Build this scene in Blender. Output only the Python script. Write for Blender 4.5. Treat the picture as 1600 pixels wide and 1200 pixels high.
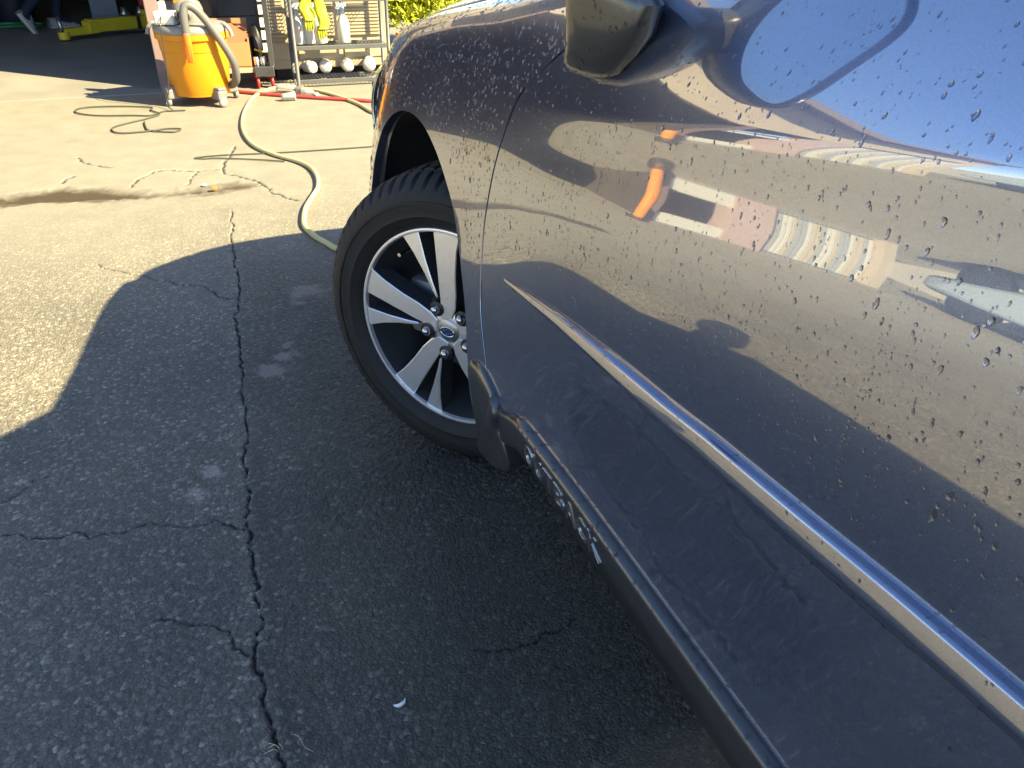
import bpy, bmesh, math, random
import numpy as np
from mathutils import Vector, Matrix, Quaternion

random.seed(7); rng = np.random.default_rng(7)
S = bpy.context.scene
for o in list(bpy.data.objects): bpy.data.objects.remove(o)
C = S.collection
R = math.radians

# ------------------------------------------------------------------ camera, sky, sun, exposure
cam_d = bpy.data.cameras.new('camera'); cam = bpy.data.objects.new('camera', cam_d); C.objects.link(cam)
_r = Vector((0.92582, -0.37725, 0.02331)); _u = Vector((0.18193, 0.49882, 0.84740)); _f = Vector((0.33131, 0.78030, -0.53045))
m = Matrix((( _r.x, _u.x, -_f.x), (_r.y, _u.y, -_f.y), (_r.z, _u.z, -_f.z)))
cam.matrix_world = Matrix.Translation((-0.4477, -1.5083, 1.2077)) @ m.to_4x4()
cam_d.sensor_width = 36; cam_d.lens = 27.115; cam_d.clip_start = 0.02; cam_d.clip_end = 2000
S.camera = cam

SUN = Vector((0.95, -0.85, 1.0)).normalized()
el = math.asin(SUN.z); az = math.atan2(SUN.x, SUN.y)
W = bpy.data.worlds.new('World'); S.world = W; W.use_nodes = True
nt = W.node_tree; bg = nt.nodes['Background']
sky = nt.nodes.new('ShaderNodeTexSky'); sky.sky_type = 'NISHITA'; sky.sun_disc = False
sky.sun_elevation = el; sky.sun_rotation = az; sky.air_density = 1.0; sky.dust_density = 0.35; sky.ozone_density = 3.0
nt.links.new(sky.outputs[0], bg.inputs[0]); bg.inputs[1].default_value = 0.08
sd = bpy.data.lights.new('sun', 'SUN'); sun = bpy.data.objects.new('sun', sd); C.objects.link(sun)
sd.energy = 5.0; sd.angle = R(0.55); sd.color = (1.0, 0.86, 0.50)
sun.rotation_euler = (-SUN).to_track_quat('-Z', 'Y').to_euler(); sun.location = (8, -8, 10)
S.view_settings.view_transform = 'Standard'; S.view_settings.look = 'None'
S.view_settings.gamma = 1; S.view_settings.use_curve_mapping = False
S.view_settings.exposure = 2.2
S.cycles.max_bounces = 8; S.cycles.glossy_bounces = 5; S.cycles.transmission_bounces = 6; S.cycles.diffuse_bounces = 3
S.cycles.caustics_reflective = False; S.cycles.caustics_refractive = False

# ------------------------------------------------------------------ materials
MATS = {}
def mat(name, col=(.5, .5, .5), rough=.5, metal=0., coat=0., coat_rough=.02, coat_ior=1.5, ior=1.5, noise=0., nscale=30., bump=0., bscale=80., trans=0., spec=.5, rvar=0.):
    if name in MATS: return MATS[name]
    M = bpy.data.materials.new(name); M.use_nodes = True; t = M.node_tree; b = t.nodes['Principled BSDF']
    b.inputs['Base Color'].default_value = (*col, 1); b.inputs['Roughness'].default_value = rough
    b.inputs['Metallic'].default_value = metal; b.inputs['Coat Weight'].default_value = coat
    b.inputs['Coat Roughness'].default_value = coat_rough; b.inputs['Coat IOR'].default_value = coat_ior
    b.inputs['IOR'].default_value = ior; b.inputs['Transmission Weight'].default_value = trans
    b.inputs['Specular IOR Level'].default_value = spec
    if noise > 0 or rvar > 0 or bump > 0:
        tc = t.nodes.new('ShaderNodeTexCoord')
        n = t.nodes.new('ShaderNodeTexNoise'); n.inputs['Scale'].default_value = nscale; n.inputs['Detail'].default_value = 6
        t.links.new(tc.outputs['Object'], n.inputs['Vector'])
        if noise > 0:
            mx = t.nodes.new('ShaderNodeMix'); mx.data_type = 'RGBA'
            mx.inputs[6].default_value = (*[max(0, c * (1 - noise)) for c in col], 1); mx.inputs[7].default_value = (*[min(1, c * (1 + noise)) for c in col], 1)
            t.links.new(n.outputs[0], mx.inputs[0]); t.links.new(mx.outputs[2], b.inputs['Base Color'])
        if rvar > 0:
            mr = t.nodes.new('ShaderNodeMapRange'); mr.inputs[3].default_value = max(0, rough - rvar); mr.inputs[4].default_value = min(1, rough + rvar)
            t.links.new(n.outputs[0], mr.inputs[0]); t.links.new(mr.outputs[0], b.inputs['Roughness'])
        if bump > 0:
            n2 = t.nodes.new('ShaderNodeTexNoise'); n2.inputs['Scale'].default_value = bscale; n2.inputs['Detail'].default_value = 4
            t.links.new(tc.outputs['Object'], n2.inputs['Vector'])
            bp = t.nodes.new('ShaderNodeBump'); bp.inputs['Strength'].default_value = bump; bp.inputs['Distance'].default_value = .004
            t.links.new(n2.outputs[0], bp.inputs['Height']); t.links.new(bp.outputs[0], b.inputs['Normal'])
    MATS[name] = M; return M

def paint_material():
    M = mat('car_paint', (.030, .036, .062), .28, .84, 1.0, .012, 2.75)
    t = M.node_tree; b = t.nodes['Principled BSDF']
    tc = t.nodes.new('ShaderNodeTexCoord')
    v = t.nodes.new('ShaderNodeTexVoronoi'); v.inputs['Scale'].default_value = 1800
    t.links.new(tc.outputs['Object'], v.inputs['Vector'])
    mx = t.nodes.new('ShaderNodeMix'); mx.data_type = 'RGBA'
    mx.inputs[6].default_value = (.112, .142, .240, 1); mx.inputs[7].default_value = (.185, .228, .36, 1)
    sep = t.nodes.new('ShaderNodeSeparateColor'); t.links.new(v.outputs['Color'], sep.inputs[0])
    t.links.new(sep.outputs[0], mx.inputs[0]); t.links.new(mx.outputs[2], b.inputs['Base Color'])
    # thin water film and dust: slight coat roughness changes, faint wipe lines
    n = t.nodes.new('ShaderNodeTexNoise'); n.inputs['Scale'].default_value = 6; n.inputs['Detail'].default_value = 8
    t.links.new(tc.outputs['Object'], n.inputs['Vector'])
    mr = t.nodes.new('ShaderNodeMapRange'); mr.inputs[1].default_value = .35; mr.inputs[2].default_value = .75
    mr.inputs[3].default_value = .006; mr.inputs[4].default_value = .035
    t.links.new(n.outputs[0], mr.inputs[0]); t.links.new(mr.outputs[0], b.inputs['Coat Roughness'])
    n3 = t.nodes.new('ShaderNodeTexNoise'); n3.inputs['Scale'].default_value = 9; n3.inputs['Detail'].default_value = 2
    t.links.new(tc.outputs['Object'], n3.inputs['Vector'])
    bp = t.nodes.new('ShaderNodeBump'); bp.inputs['Strength'].default_value = .012; bp.inputs['Distance'].default_value = .002
    t.links.new(n3.outputs[0], bp.inputs['Height']); t.links.new(bp.outputs[0], b.inputs['Coat Normal'])
    return M
PAINT = paint_material()
BLACK = mat('black_plastic', (.030, .031, .034), .30, coat=.7, coat_rough=.12, coat_ior=1.6, rvar=.06, nscale=12)
TRIM = mat('neck_plastic', (.050, .049, .048), .34, coat=.6, coat_rough=.16, coat_ior=1.8)
BLACKGLOSS = mat('gloss_black', (.012, .012, .014), .18, rvar=.05)
DARKVOID = mat('underbody_black', (.008, .008, .009), .8)
LINER = mat('liner_felt', (.010, .010, .011), .85, bump=.4, bscale=120)
RUBBER = mat('tyre_rubber', (.017, .0165, .016), .66, noise=.55, nscale=9, bump=.2, bscale=300, rvar=.12, spec=.35)
MACH = mat('machined_alloy', (.86, .87, .90), .36, .85, .3, .05, noise=.05, nscale=90, rvar=.06)
RIMDARK = mat('dark_alloy', (.055, .057, .062), .32, .3, .4, .1)
CHROME = mat('chrome', (.82, .84, .88), .10, 1.0)
STEEL = mat('steel', (.42, .42, .43), .35, 1.0, noise=.2, nscale=20)
GLASS = mat('window_glass', (.015, .018, .02), .03, 0, spec=.6)
MIRRORG = mat('mirror_glass', (.78, .84, .90), .01, 1.0)
WATER = mat('water_drop', (.78, .80, .86), .0, 0, ior=1.33, trans=1.)
HEADL = mat('lamp_lens', (.35, .36, .38), .05, .3, 1.0)
AMBER = mat('amber_lens', (.75, .22, .03), .15, coat=1.)

# ------------------------------------------------------------------ mesh helpers
def tag(o, label=None, cat=None, group=None, kind=None):
    if label: o['label'] = label
    if cat: o['category'] = cat
    if group: o['group'] = group
    if kind: o['kind'] = kind
    return o
def wloc(p):
    v = Vector((0, 0, 0))
    while p is not None: v += p.location; p = p.parent
    return v
def mesh(name, V, F, m, parent=None, smooth=False, mi=None, world=True, sharp=None):
    """V in world coordinates (or the parent's local ones with world=False)."""
    V = np.asarray(V, float).reshape(-1, 3)
    if parent is not None and world: V = V - np.array(wloc(parent))
    me = bpy.data.meshes.new(name); me.from_pydata(V.tolist(), [], [list(map(int, f)) for f in F])
    for mm in (m if isinstance(m, (list, tuple)) else [m]): me.materials.append(mm)
    if mi is not None: me.polygons.foreach_set('material_index', list(mi))
    me.update()
    if smooth: me.polygons.foreach_set('use_smooth', [True] * len(me.polygons))
    if sharp is not None: me.set_sharp_from_angle(angle=R(sharp))
    o = bpy.data.objects.new(name, me); C.objects.link(o)
    if parent is not None: o.parent = parent
    return o
def empty(name, loc, rz=0):
    o = bpy.data.objects.new(name, None); C.objects.link(o); o.location = loc; o.rotation_euler[2] = rz; o.empty_display_size = .1
    return o
def merge(*parts):
    V = []; F = []
    for v, f in parts:
        b = len(V); V += [tuple(p) for p in v]; F += [[i + b for i in q] for q in f]
    return V, F
def box(x0, x1, y0, y1, z0, z1, b=0.):
    """box, with chamfered edges when b > 0"""
    if b <= 0:
        V = [(x, y, z) for z in (z0, z1) for y in (y0, y1) for x in (x0, x1)]
        return V, [[0, 2, 3, 1], [4, 5, 7, 6], [0, 1, 5, 4], [2, 6, 7, 3], [0, 4, 6, 2], [1, 3, 7, 5]]
    bm = bmesh.new()
    V, F = box(x0, x1, y0, y1, z0, z1)
    vs = [bm.verts.new(v) for v in V]
    for f in F: bm.faces.new([vs[i] for i in f])
    bmesh.ops.bevel(bm, geom=bm.edges[:], offset=b, segments=2, profile=.5, affect='EDGES')
    bm.verts.index_update()
    out = [tuple(v.co) for v in bm.verts], [[v.index for v in f.verts] for f in bm.faces]
    bm.free(); return out
def prism(poly, depth, frame):
    """polygon of (a,b) extruded by depth; frame(a,b,c)->xyz"""
    n = len(poly); V = [frame(a, b, 0) for a, b in poly] + [frame(a, b, depth) for a, b in poly]
    F = [list(range(n))[::-1], list(range(n, 2 * n))] + [[i, (i + 1) % n, n + (i + 1) % n, n + i] for i in range(n)]
    return V, F
def grid(P, closeu=False, closev=False):
    P = np.asarray(P); nu, nv = P.shape[:2]
    F = []
    for i in range(nu if closeu else nu - 1):
        for j in range(nv if closev else nv - 1):
            a = i * nv + j; b = ((i + 1) % nu) * nv + j; c = ((i + 1) % nu) * nv + (j + 1) % nv; d = i * nv + (j + 1) % nv
            F.append([a, b, c, d])
    return P.reshape(-1, 3).tolist(), F
def lathe(prof, n=48, axis='z', cap=False):
    """prof of (r,h) turned about z (or about x with axis='x')"""
    t = np.linspace(0, 2 * np.pi, n, endpoint=False); P = np.zeros((n, len(prof), 3))
    for j, (r, h) in enumerate(prof):
        if axis == 'z': P[:, j] = np.stack([r * np.cos(t), r * np.sin(t), np.full(n, h)], 1)
        else: P[:, j] = np.stack([np.full(n, h), r * np.cos(t), r * np.sin(t)], 1)
    V, F = grid(P, closeu=True)
    if cap:
        k = len(prof); F.append([i * k for i in range(n)][::-1]); F.append([i * k + k - 1 for i in range(n)])
    return V, F
def catmull(pts, n=8, closed=False):
    P = np.asarray(pts, float); k = len(P); out = []
    for i in range(k if closed else k - 1):
        p0 = P[(i - 1) % k] if closed or i > 0 else 2 * P[0] - P[1]; p1 = P[i]; p2 = P[(i + 1) % k]
        p3 = P[(i + 2) % k] if closed or i < k - 2 else 2 * P[-1] - P[-2]
        for s in np.linspace(0, 1, n, endpoint=False):
            out.append(.5 * ((2 * p1) + (-p0 + p2) * s + (2 * p0 - 5 * p1 + 4 * p2 - p3) * s * s + (-p0 + 3 * p1 - 3 * p2 + p3) * s ** 3))
    if not closed: out.append(P[-1])
    return np.array(out)
def tube(path, rad, n=10, cap=True, rib=0., ribn=2):
    P = np.asarray(path, float); k = len(P); T = np.gradient(P, axis=0); T /= np.linalg.norm(T, axis=1)[:, None] + 1e-9
    nrm = np.cross(T[0], (0, 0, 1.)); 
    if np.linalg.norm(nrm) < 1e-3: nrm = np.cross(T[0], (0, 1., 0))
    rr = np.broadcast_to(np.asarray(rad, float), (k,)); Q = np.zeros((k, n, 3)); a = np.linspace(0, 2 * np.pi, n, endpoint=False)
    for i in range(k):
        nrm = nrm - T[i] * (nrm @ T[i]); nrm /= np.linalg.norm(nrm) + 1e-9; bn = np.cross(T[i], nrm)
        r = rr[i] * (1 + (rib if i % ribn == 0 else 0))
        Q[i] = P[i] + r * (np.cos(a)[:, None] * nrm + np.sin(a)[:, None] * bn)
    V, F = grid(Q, closev=True)
    if cap: F.append(list(range(n))[::-1]); F.append([(k - 1) * n + i for i in range(n)])
    return V, F
def cyl(p0, p1, r, n=16): return tube([p0, tuple((np.array(p0) + np.array(p1)) / 2), p1], r, n)
def xf(vf, loc=(0, 0, 0), rz=0., s=1.):
    V, F = vf; c, sn = math.cos(rz), math.sin(rz)
    return [(loc[0] + s * (c * x - sn * y), loc[1] + s * (sn * x + c * y), loc[2] + s * z) for x, y, z in V], F
def sstep(x, a, b):
    t = np.clip((np.asarray(x, float) - a) / (b - a), 0, 1); return t * t * (3 - 2 * t)
def vnoise(x, y, seed=0):
    """cheap smooth value noise"""
    x = np.asarray(x, float); y = np.asarray(y, float); xi = np.floor(x).astype(np.int64); yi = np.floor(y).astype(np.int64)
    def h(a, b):
        n = (a * 374761393 + b * 668265263 + seed * 974634777) & 0x7fffffff
        n = ((n ^ (n >> 13)) * 1274126177) & 0x7fffffff
        return ((n ^ (n >> 16)) & 0xffff) / 65535.
    fx = x - xi; fy = y - yi; fx = fx * fx * (3 - 2 * fx); fy = fy * fy * (3 - 2 * fy)
    return (h(xi, yi) * (1 - fx) + h(xi + 1, yi) * fx) * (1 - fy) + (h(xi, yi + 1) * (1 - fx) + h(xi + 1, yi + 1) * fx) * fy

# ------------------------------------------------------------------ ground
SEAM = [(-0.325, 2.053), (-0.36, 1.597), (-0.365, 1.366), (-0.381, 1.087), (-0.408, 0.919), (-0.413, 0.761), (-0.418, 0.617), (-0.428, 0.536), (-0.457, 0.217), (-0.468, 0.044), (-0.479, -0.105), (-0.482, -0.209), (-0.484, -0.331), (-0.487, -0.399), (-0.506, -0.44), (-0.51, -0.492), (-0.499, -0.54), (-0.497, -0.608), (-0.489, -0.686), (-0.49, -0.744)]
CRACKS = [(SEAM, .0030, 1.),
 ([(-1.066, 0.106), (-0.989, 0.077), (-0.943, 0.055), (-0.897, 0.027), (-0.828, 0.025), (-0.807, -0.007), (-0.73, -0.015), (-0.69, -0.003), (-0.637, -0.027), (-0.618, -0.042), (-0.543, -0.041), (-0.506, -0.091), (-0.479, -0.105)], .0025, .9),
 ([(-0.681, -0.302), (-0.635, -0.328), (-0.584, -0.348), (-0.545, -0.38), (-0.522, -0.449), (-0.51, -0.492)], .0022, .8),
 ([(-0.865, 1.615), (-0.816, 1.547), (-0.717, 1.457), (-0.647, 1.378), (-0.596, 1.342), (-0.552, 1.292), (-0.488, 1.264), (-0.459, 1.18), (-0.426, 1.141), (-0.39, 1.106)], .0036, .8),
 ([(-0.997, 0.194), (-0.966, 0.206), (-0.944, 0.256), (-0.91, 0.261)], .003, .7),
 ([(0.094, -0.591), (0.051, -0.609), (0.013, -0.603), (-0.021, -0.616), (-0.054, -0.617), (-0.12, -0.592)], .0022, .7),
 ([(-1.006, 3.161), (-0.976, 3.052), (-0.913, 2.984), (-0.836, 2.924)], .008, .75),
 ([(-1.051, 2.715), (-1.038, 2.775), (-1.007, 2.819)], .008, .75),
 ([(-0.742, 2.553), (-0.699, 2.687), (-0.639, 2.78), (-0.578, 2.795), (-0.427, 2.724), (-0.311, 2.734), (-0.294, 2.825), (-0.277, 2.881), (-0.246, 3.001), (-0.212, 3.153)], .008, .8),
 ([(-0.427, 2.724), (-0.464, 2.612), (-0.489, 2.512)], .007, .7),
 ([(-0.311, 2.734), (-0.308, 2.652), (-0.239, 2.562), (-0.16, 2.438), (-0.132, 2.293), (-0.084, 2.207), (-0.025, 2.11)], .0075, .8)]
PUDDLE = [(-1.9, 2.62), (-1.296, 2.575), (-1.169, 2.611), (-1.038, 2.649), (-0.756, 2.496), (-0.616, 2.431), (-0.384, 2.457), (-0.26, 2.502), (-0.166, 2.386), (-0.393, 2.328), (-0.754, 2.359), (-1.126, 2.426), (-1.9, 2.40)]

def jag(pts, lev=4, amp=.16):
    P = [np.array(p, float) for p in pts]
    for l in range(lev):
        Q = [P[0]]
        for a, b in zip(P[:-1], P[1:]):
            d = b - a; L = np.linalg.norm(d)
            if L > .012:
                n = np.array([-d[1], d[0]]) / L; Q.append((a + b) / 2 + n * np.clip(rng.normal(), -1.6, 1.6) * min(L * amp, .0045))
            Q.append(b)
        P = Q
    return np.array(P)
def seg_dist(X, Y, P):
    D = np.full(X.shape, 9.)
    for a, b in zip(P[:-1], P[1:]):
        pad = .06
        msk = (X > min(a[0], b[0]) - pad) & (X < max(a[0], b[0]) + pad) & (Y > min(a[1], b[1]) - pad) & (Y < max(a[1], b[1]) + pad)
        if not msk.any(): continue
        d = b - a; L2 = d @ d + 1e-12; px = X[msk] - a[0]; py = Y[msk] - a[1]
        t = np.clip((px * d[0] + py * d[1]) / L2, 0, 1); D[msk] = np.minimum(D[msk], np.hypot(px - t * d[0], py - t * d[1]))
    return D
def in_poly(X, Y, poly):
    ins = np.zeros(X.shape, bool); n = len(poly)
    for i in range(n):
        (x1, y1), (x2, y2) = poly[i], poly[(i + 1) % n]
        c = ((y1 > Y) != (y2 > Y)) & (X < (x2 - x1) * (Y - y1) / (y2 - y1 + 1e-12) + x1); ins ^= c
    return ins
def worley(X, Y, cell, seed):
    gx = X / cell; gy = Y / cell; ix = np.floor(gx).astype(np.int64); iy = np.floor(gy).astype(np.int64)
    best = np.full(X.shape, 9.); second = np.full(X.shape, 9.); idv = np.zeros(X.shape)
    def h(a, b, s):
        n = (a * 73856093 ^ b * 19349663 ^ s * 83492791) & 0x7fffffff
        n = ((n ^ (n >> 15)) * 2246822519) & 0x7fffffff; n = ((n ^ (n >> 13)) * 3266489917) & 0x7fffffff
        return ((n ^ (n >> 16)) & 0xffff) / 65535.
    for dx in (-1, 0, 1):
        for dy in (-1, 0, 1):
            cx = ix + dx; cy = iy + dy; d = np.hypot(gx - cx - h(cx, cy, seed), gy - cy - h(cx, cy, seed + 5))
            nb = d < best; second = np.where(nb, best, np.minimum(second, d)); idv = np.where(nb, h(cx, cy, seed + 11), idv); best = np.where(nb, d, best)
    return best, second, idv
def build_ground():
    def grow(a, b, s0, g):
        out = []; x = a; s = s0; sg = 1 if b > a else -1
        while (b - x) * sg > 0: x += sg * s; s *= g; out.append(x)
        return out
    xs = sorted(grow(-1.25, -400, .008, 1.16)) + list(np.arange(-1.25, .42, .004)) + grow(.42, 400, .008, 1.18)
    ys = sorted(grow(-.86, -400, .008, 1.18)) + list(np.arange(-.86, 1.0, .004)) + list(np.arange(1.0, 3.2, .0075)) + list(np.arange(3.2, 4.7, .03)) + grow(4.7, 500, .04, 1.14)
    xs = np.array(xs); ys = np.array(ys); X, Y = np.meshgrid(xs, ys, indexing='ij')
    near = (1 - sstep(Y, 1.0, 2.3)) * (1 - sstep(-X, 1.6, 3)) 
    f1, f2, sid = worley(X, Y, .0105, 3); g1, g2, sid2 = worley(X + .003, Y, .0055, 8)
    stone = np.clip(1 - (f1 / .62) ** 2, 0, 1) * (.25 + .75 * sid); fine = np.clip(1 - (g1 / .6) ** 2, 0, 1) * sid2
    big = vnoise(X * 1.7, Y * 1.7, 1) + .5 * vnoise(X * 4, Y * 4, 2)
    coarse = .65 + .6 * vnoise(X * 3.1, Y * 3.1, 9)
    fin = np.where((X > -1.27) & (X < .43) & (Y > -.87) & (Y < 3.2), 1., 0.)
    Z = fin * (.0042 * stone * coarse + .0015 * fine) * (.12 + .88 * near) + .006 * (big - .75) * near * fin
    CR = np.zeros(X.shape)
    for pts, w, d in CRACKS:
        D = seg_dist(X, Y, jag(pts)); wn = w * (.2 + 1.3 * vnoise(X * 60, Y * 60, 4))
        CR = np.maximum(CR, d * np.exp(-(D / np.maximum(wn, .0008)) ** 2))
    Z -= .009 * CR * fin
    # raised lip on the right of the seam
    ds = seg_dist(X, Y, np.array(SEAM)); Z += .0035 * np.exp(-(ds / .03) ** 2) * fin * (1 - CR)
    PU = np.zeros(X.shape); dp = seg_dist(X, Y, np.array(PUDDLE + [PUDDLE[0]])); ip = in_poly(X, Y, PUDDLE)
    sgn = np.where(ip, dp, -dp) + .028 + .05 * (vnoise(X * 9, Y * 16, 6) - .5) + .03 * (vnoise(X * 40, Y * 40, 7) - .5); PU = np.clip(sgn / .075, 0, 1)
    PU = np.clip(PU, 0, 1); Z -= .012 * PU * fin
    ST = np.zeros(X.shape)
    for x, y, r, a in [(-.34, .585, .050, 1.), (-.30, .66, .045, .9), (-.265, .72, .03, .6), (-.155, 1.10, .070, 1.), (-.10, 1.13, .05, .6), (-.19, 1.02, .05, .5), (-.544, .138, .032, .8), (-.585, .063, .042, .7), (-.10, .20, .10, .3), (-.56, -.05, .06, .2), (-.22, .82, .07, .3)]:
        ST = np.maximum(ST, a * np.exp(-((X - x) ** 2 + (Y - y) ** 2) / r ** 2))
    SX = np.interp(Y, [p[1] for p in SEAM[::-1]], [p[0] for p in SEAM[::-1]])
    nz = .5 * vnoise(X * 35, Y * 35, 12) + .3 * vnoise(X * 90, Y * 90, 13) + .2 * vnoise(X * 210, Y * 210, 14)
    ST = .62 * sstep(ST * 1.15 - nz, -.12, .28)
    WET_SHADE = .45 * sstep(X - SX, -.004, .02) * (1 - sstep(Y, 1.2, 1.75)) + .55 * sstep(X + .10 * (vnoise(X * 2.3, Y * 2.3, 21) - .5) * 2, -.42, .02) * (1 - sstep(Y, .9, 1.5)) * (1 - sstep(-Y, 4, 6))  # damp right of the seam, plus painted car shade deepening towards the body
    V, F = grid(np.stack([X, Y, Z], -1))
    F = np.asarray(F)[:, ::-1] if False else F
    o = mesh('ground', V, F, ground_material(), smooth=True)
    me = o.data
    if me.polygons[0].normal.z < 0: me.flip_normals()
    for nm, arr in (('stone', sid), ('fine', sid2), ('crack', CR), ('puddle', PU), ('stain', ST), ('wet_shade', WET_SHADE)):
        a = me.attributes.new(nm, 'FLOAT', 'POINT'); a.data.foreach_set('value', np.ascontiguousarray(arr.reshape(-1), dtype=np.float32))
    tag(o, kind='structure'); return o
def ground_material():
    M = bpy.data.materials.new('asphalt'); M.use_nodes = True; t = M.node_tree; b = t.nodes['Principled BSDF']; N = t.nodes.new; L = t.links.new
    tc = N('ShaderNodeTexCoord')
    def attr(n): a = N('ShaderNodeAttribute'); a.attribute_name = n; return a.outputs['Fac']
    def noise(sc, det=6, rough=.6):
        n = N('ShaderNodeTexNoise'); n.inputs['Scale'].default_value = sc; n.inputs['Detail'].default_value = det; n.inputs['Roughness'].default_value = rough
        L(tc.outputs['Object'], n.inputs['Vector']); return n.outputs[0]
    def mr(i, a, b_, c, d):
        n = N('ShaderNodeMapRange'); n.inputs[1].default_value = a; n.inputs[2].default_value = b_; n.inputs[3].default_value = c; n.inputs[4].default_value = d; L(i, n.inputs[0]); return n.outputs[0]
    def mix(f, a, c, mode='MIX'):
        n = N('ShaderNodeMix'); n.data_type = 'RGBA'; n.blend_type = mode
        if isinstance(f, (int, float)): n.inputs[0].default_value = f
        else: L(f, n.inputs[0])
        for i, v in ((6, a), (7, c)):
            if isinstance(v, tuple): n.inputs[i].default_value = (*v, 1)
            else: L(v, n.inputs[i])
        return n.outputs[2]
    def voro(sc, feat='F1'):
        n = N('ShaderNodeTexVoronoi'); n.feature = feat; n.inputs['Scale'].default_value = sc
        d = N('ShaderNodeTexNoise'); d.inputs['Scale'].default_value = sc * 1.3; d.inputs['Detail'].default_value = 1; L(tc.outputs['Object'], d.inputs['Vector'])
        va = N('ShaderNodeVectorMath'); va.operation = 'MULTIPLY_ADD'; va.inputs[1].default_value = (.5 / sc,) * 3; L(d.outputs['Color'], va.inputs[0]); L(tc.outputs['Object'], va.inputs[2]); L(va.outputs[0], n.inputs['Vector']); return n
    v1 = voro(112); v2 = voro(300); e1 = voro(112, 'DISTANCE_TO_EDGE')
    sc1 = N('ShaderNodeSeparateColor'); L(v1.outputs['Color'], sc1.inputs[0]); sc2 = N('ShaderNodeSeparateColor'); L(v2.outputs['Color'], sc2.inputs[0])
    ramp = N('ShaderNodeValToRGB'); e = ramp.color_ramp.elements
    e[0].position = 0; e[0].color = (.145, .131, .108, 1); e[1].position = 1; e[1].color = (.46, .42, .345, 1)
    x = ramp.color_ramp.elements.new(.6); x.color = (.185, .168, .138, 1); x = ramp.color_ramp.elements.new(.9); x.color = (.26, .235, .195, 1)
    L(sc1.outputs[0], ramp.inputs[0])
    col = mix(mr(sc2.outputs[0], .2, 1., .0, .5), ramp.outputs[0], (.165, .15, .126))
    col = mix(mr(e1.outputs['Distance'], .02, .20, .52, 0.), col, (.080, .072, .061))
    v3 = voro(58); s3 = N('ShaderNodeSeparateColor'); L(v3.outputs['Color'], s3.inputs[0]); big_ = N('ShaderNodeMath'); big_.operation = 'MULTIPLY'; L(mr(s3.outputs[1], .62, .66, 0, 1), big_.inputs[0]); L(mr(v3.outputs['Distance'], .30, .40, .85, 0), big_.inputs[1])
    col = mix(big_.outputs[0], col, mix(s3.outputs[2], (.15, .135, .11), (.40, .37, .31)))
    pit = mr(noise(38, 5, .7), .60, .72, 0, .6); col = mix(pit, col, (.07, .066, .06))
    col = mix(mr(noise(2.2), .35, .7, 0., 1.), mix(1., col, (.84, .84, .85), 'MULTIPLY'), mix(1., col, (1.2, 1.18, 1.14), 'MULTIPLY'))
    col = mix(1., col, (1.01, 1.0, .955), 'MULTIPLY')
    # concrete apron further out
    sp = N('ShaderNodeSeparateXYZ'); L(tc.outputs['Object'], sp.inputs[0])
    wob = N('ShaderNodeMath'); wob.operation = 'ADD'; L(sp.outputs[1], wob.inputs[0]); L(mr(noise(1.4), 0, 1, -.5, .5), wob.inputs[1])
    conc = mix(mr(noise(7), .3, .75, 0, 1), (.19, .174, .14), (.255, .233, .185)); conc = mix(mr(noise(240, 2), .45, .8, 0, .5), conc, (.145, .135, .115))
    conc = mix(mr(noise(1.1), .5, .75, 0, .45), conc, (.165, .152, .125))
    col = mix(mr(wob.outputs[0], 1.1, 2.6, 0, .92), col, conc)
    col = mix(attr('stain'), col, (.52, .42, .35))
    col = mix(attr('puddle'), col, (.058, .045, .030))
    col = mix(mr(attr('crack'), .15, .8, 0, 1), col, (.014, .013, .012))
    wet_shade = attr('wet_shade'); col = mix(mr(wet_shade, 0, 1, 0, 1), col, mix(1., col, (.36, .36, .365), 'MULTIPLY'))  # darkens for damp and the painted car shade together
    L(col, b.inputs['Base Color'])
    r1 = N('ShaderNodeMath'); r1.operation = 'SUBTRACT'; L(mr(noise(60), .3, .7, .6, .8), r1.inputs[0]); L(mr(wet_shade, 0, 1, 0, .30), r1.inputs[1])
    r2 = N('ShaderNodeMath'); r2.operation = 'SUBTRACT'; L(r1.outputs[0], r2.inputs[0]); L(mr(attr('puddle'), .5, 1, 0, .25), r2.inputs[1]); L(r2.outputs[0], b.inputs['Roughness'])
    bp = N('ShaderNodeBump'); bp.inputs['Strength'].default_value = .8; bp.inputs['Distance'].default_value = .0035
    hh = N('ShaderNodeMath'); hh.operation = 'MULTIPLY_ADD'; L(mr(e1.outputs['Distance'], 0, .35, 0, 1), hh.inputs[0]); hh.inputs[1].default_value = .8; L(noise(520, 4, .7), hh.inputs[2])
    fd = N('ShaderNodeMath'); fd.operation = 'MULTIPLY'; L(hh.outputs[0], fd.inputs[0]); L(mr(wob.outputs[0], .9, 2.2, 1, .2), fd.inputs[1])
    L(fd.outputs[0], bp.inputs['Height']); L(bp.outputs[0], b.inputs['Normal'])
    return M
build_ground()

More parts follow.
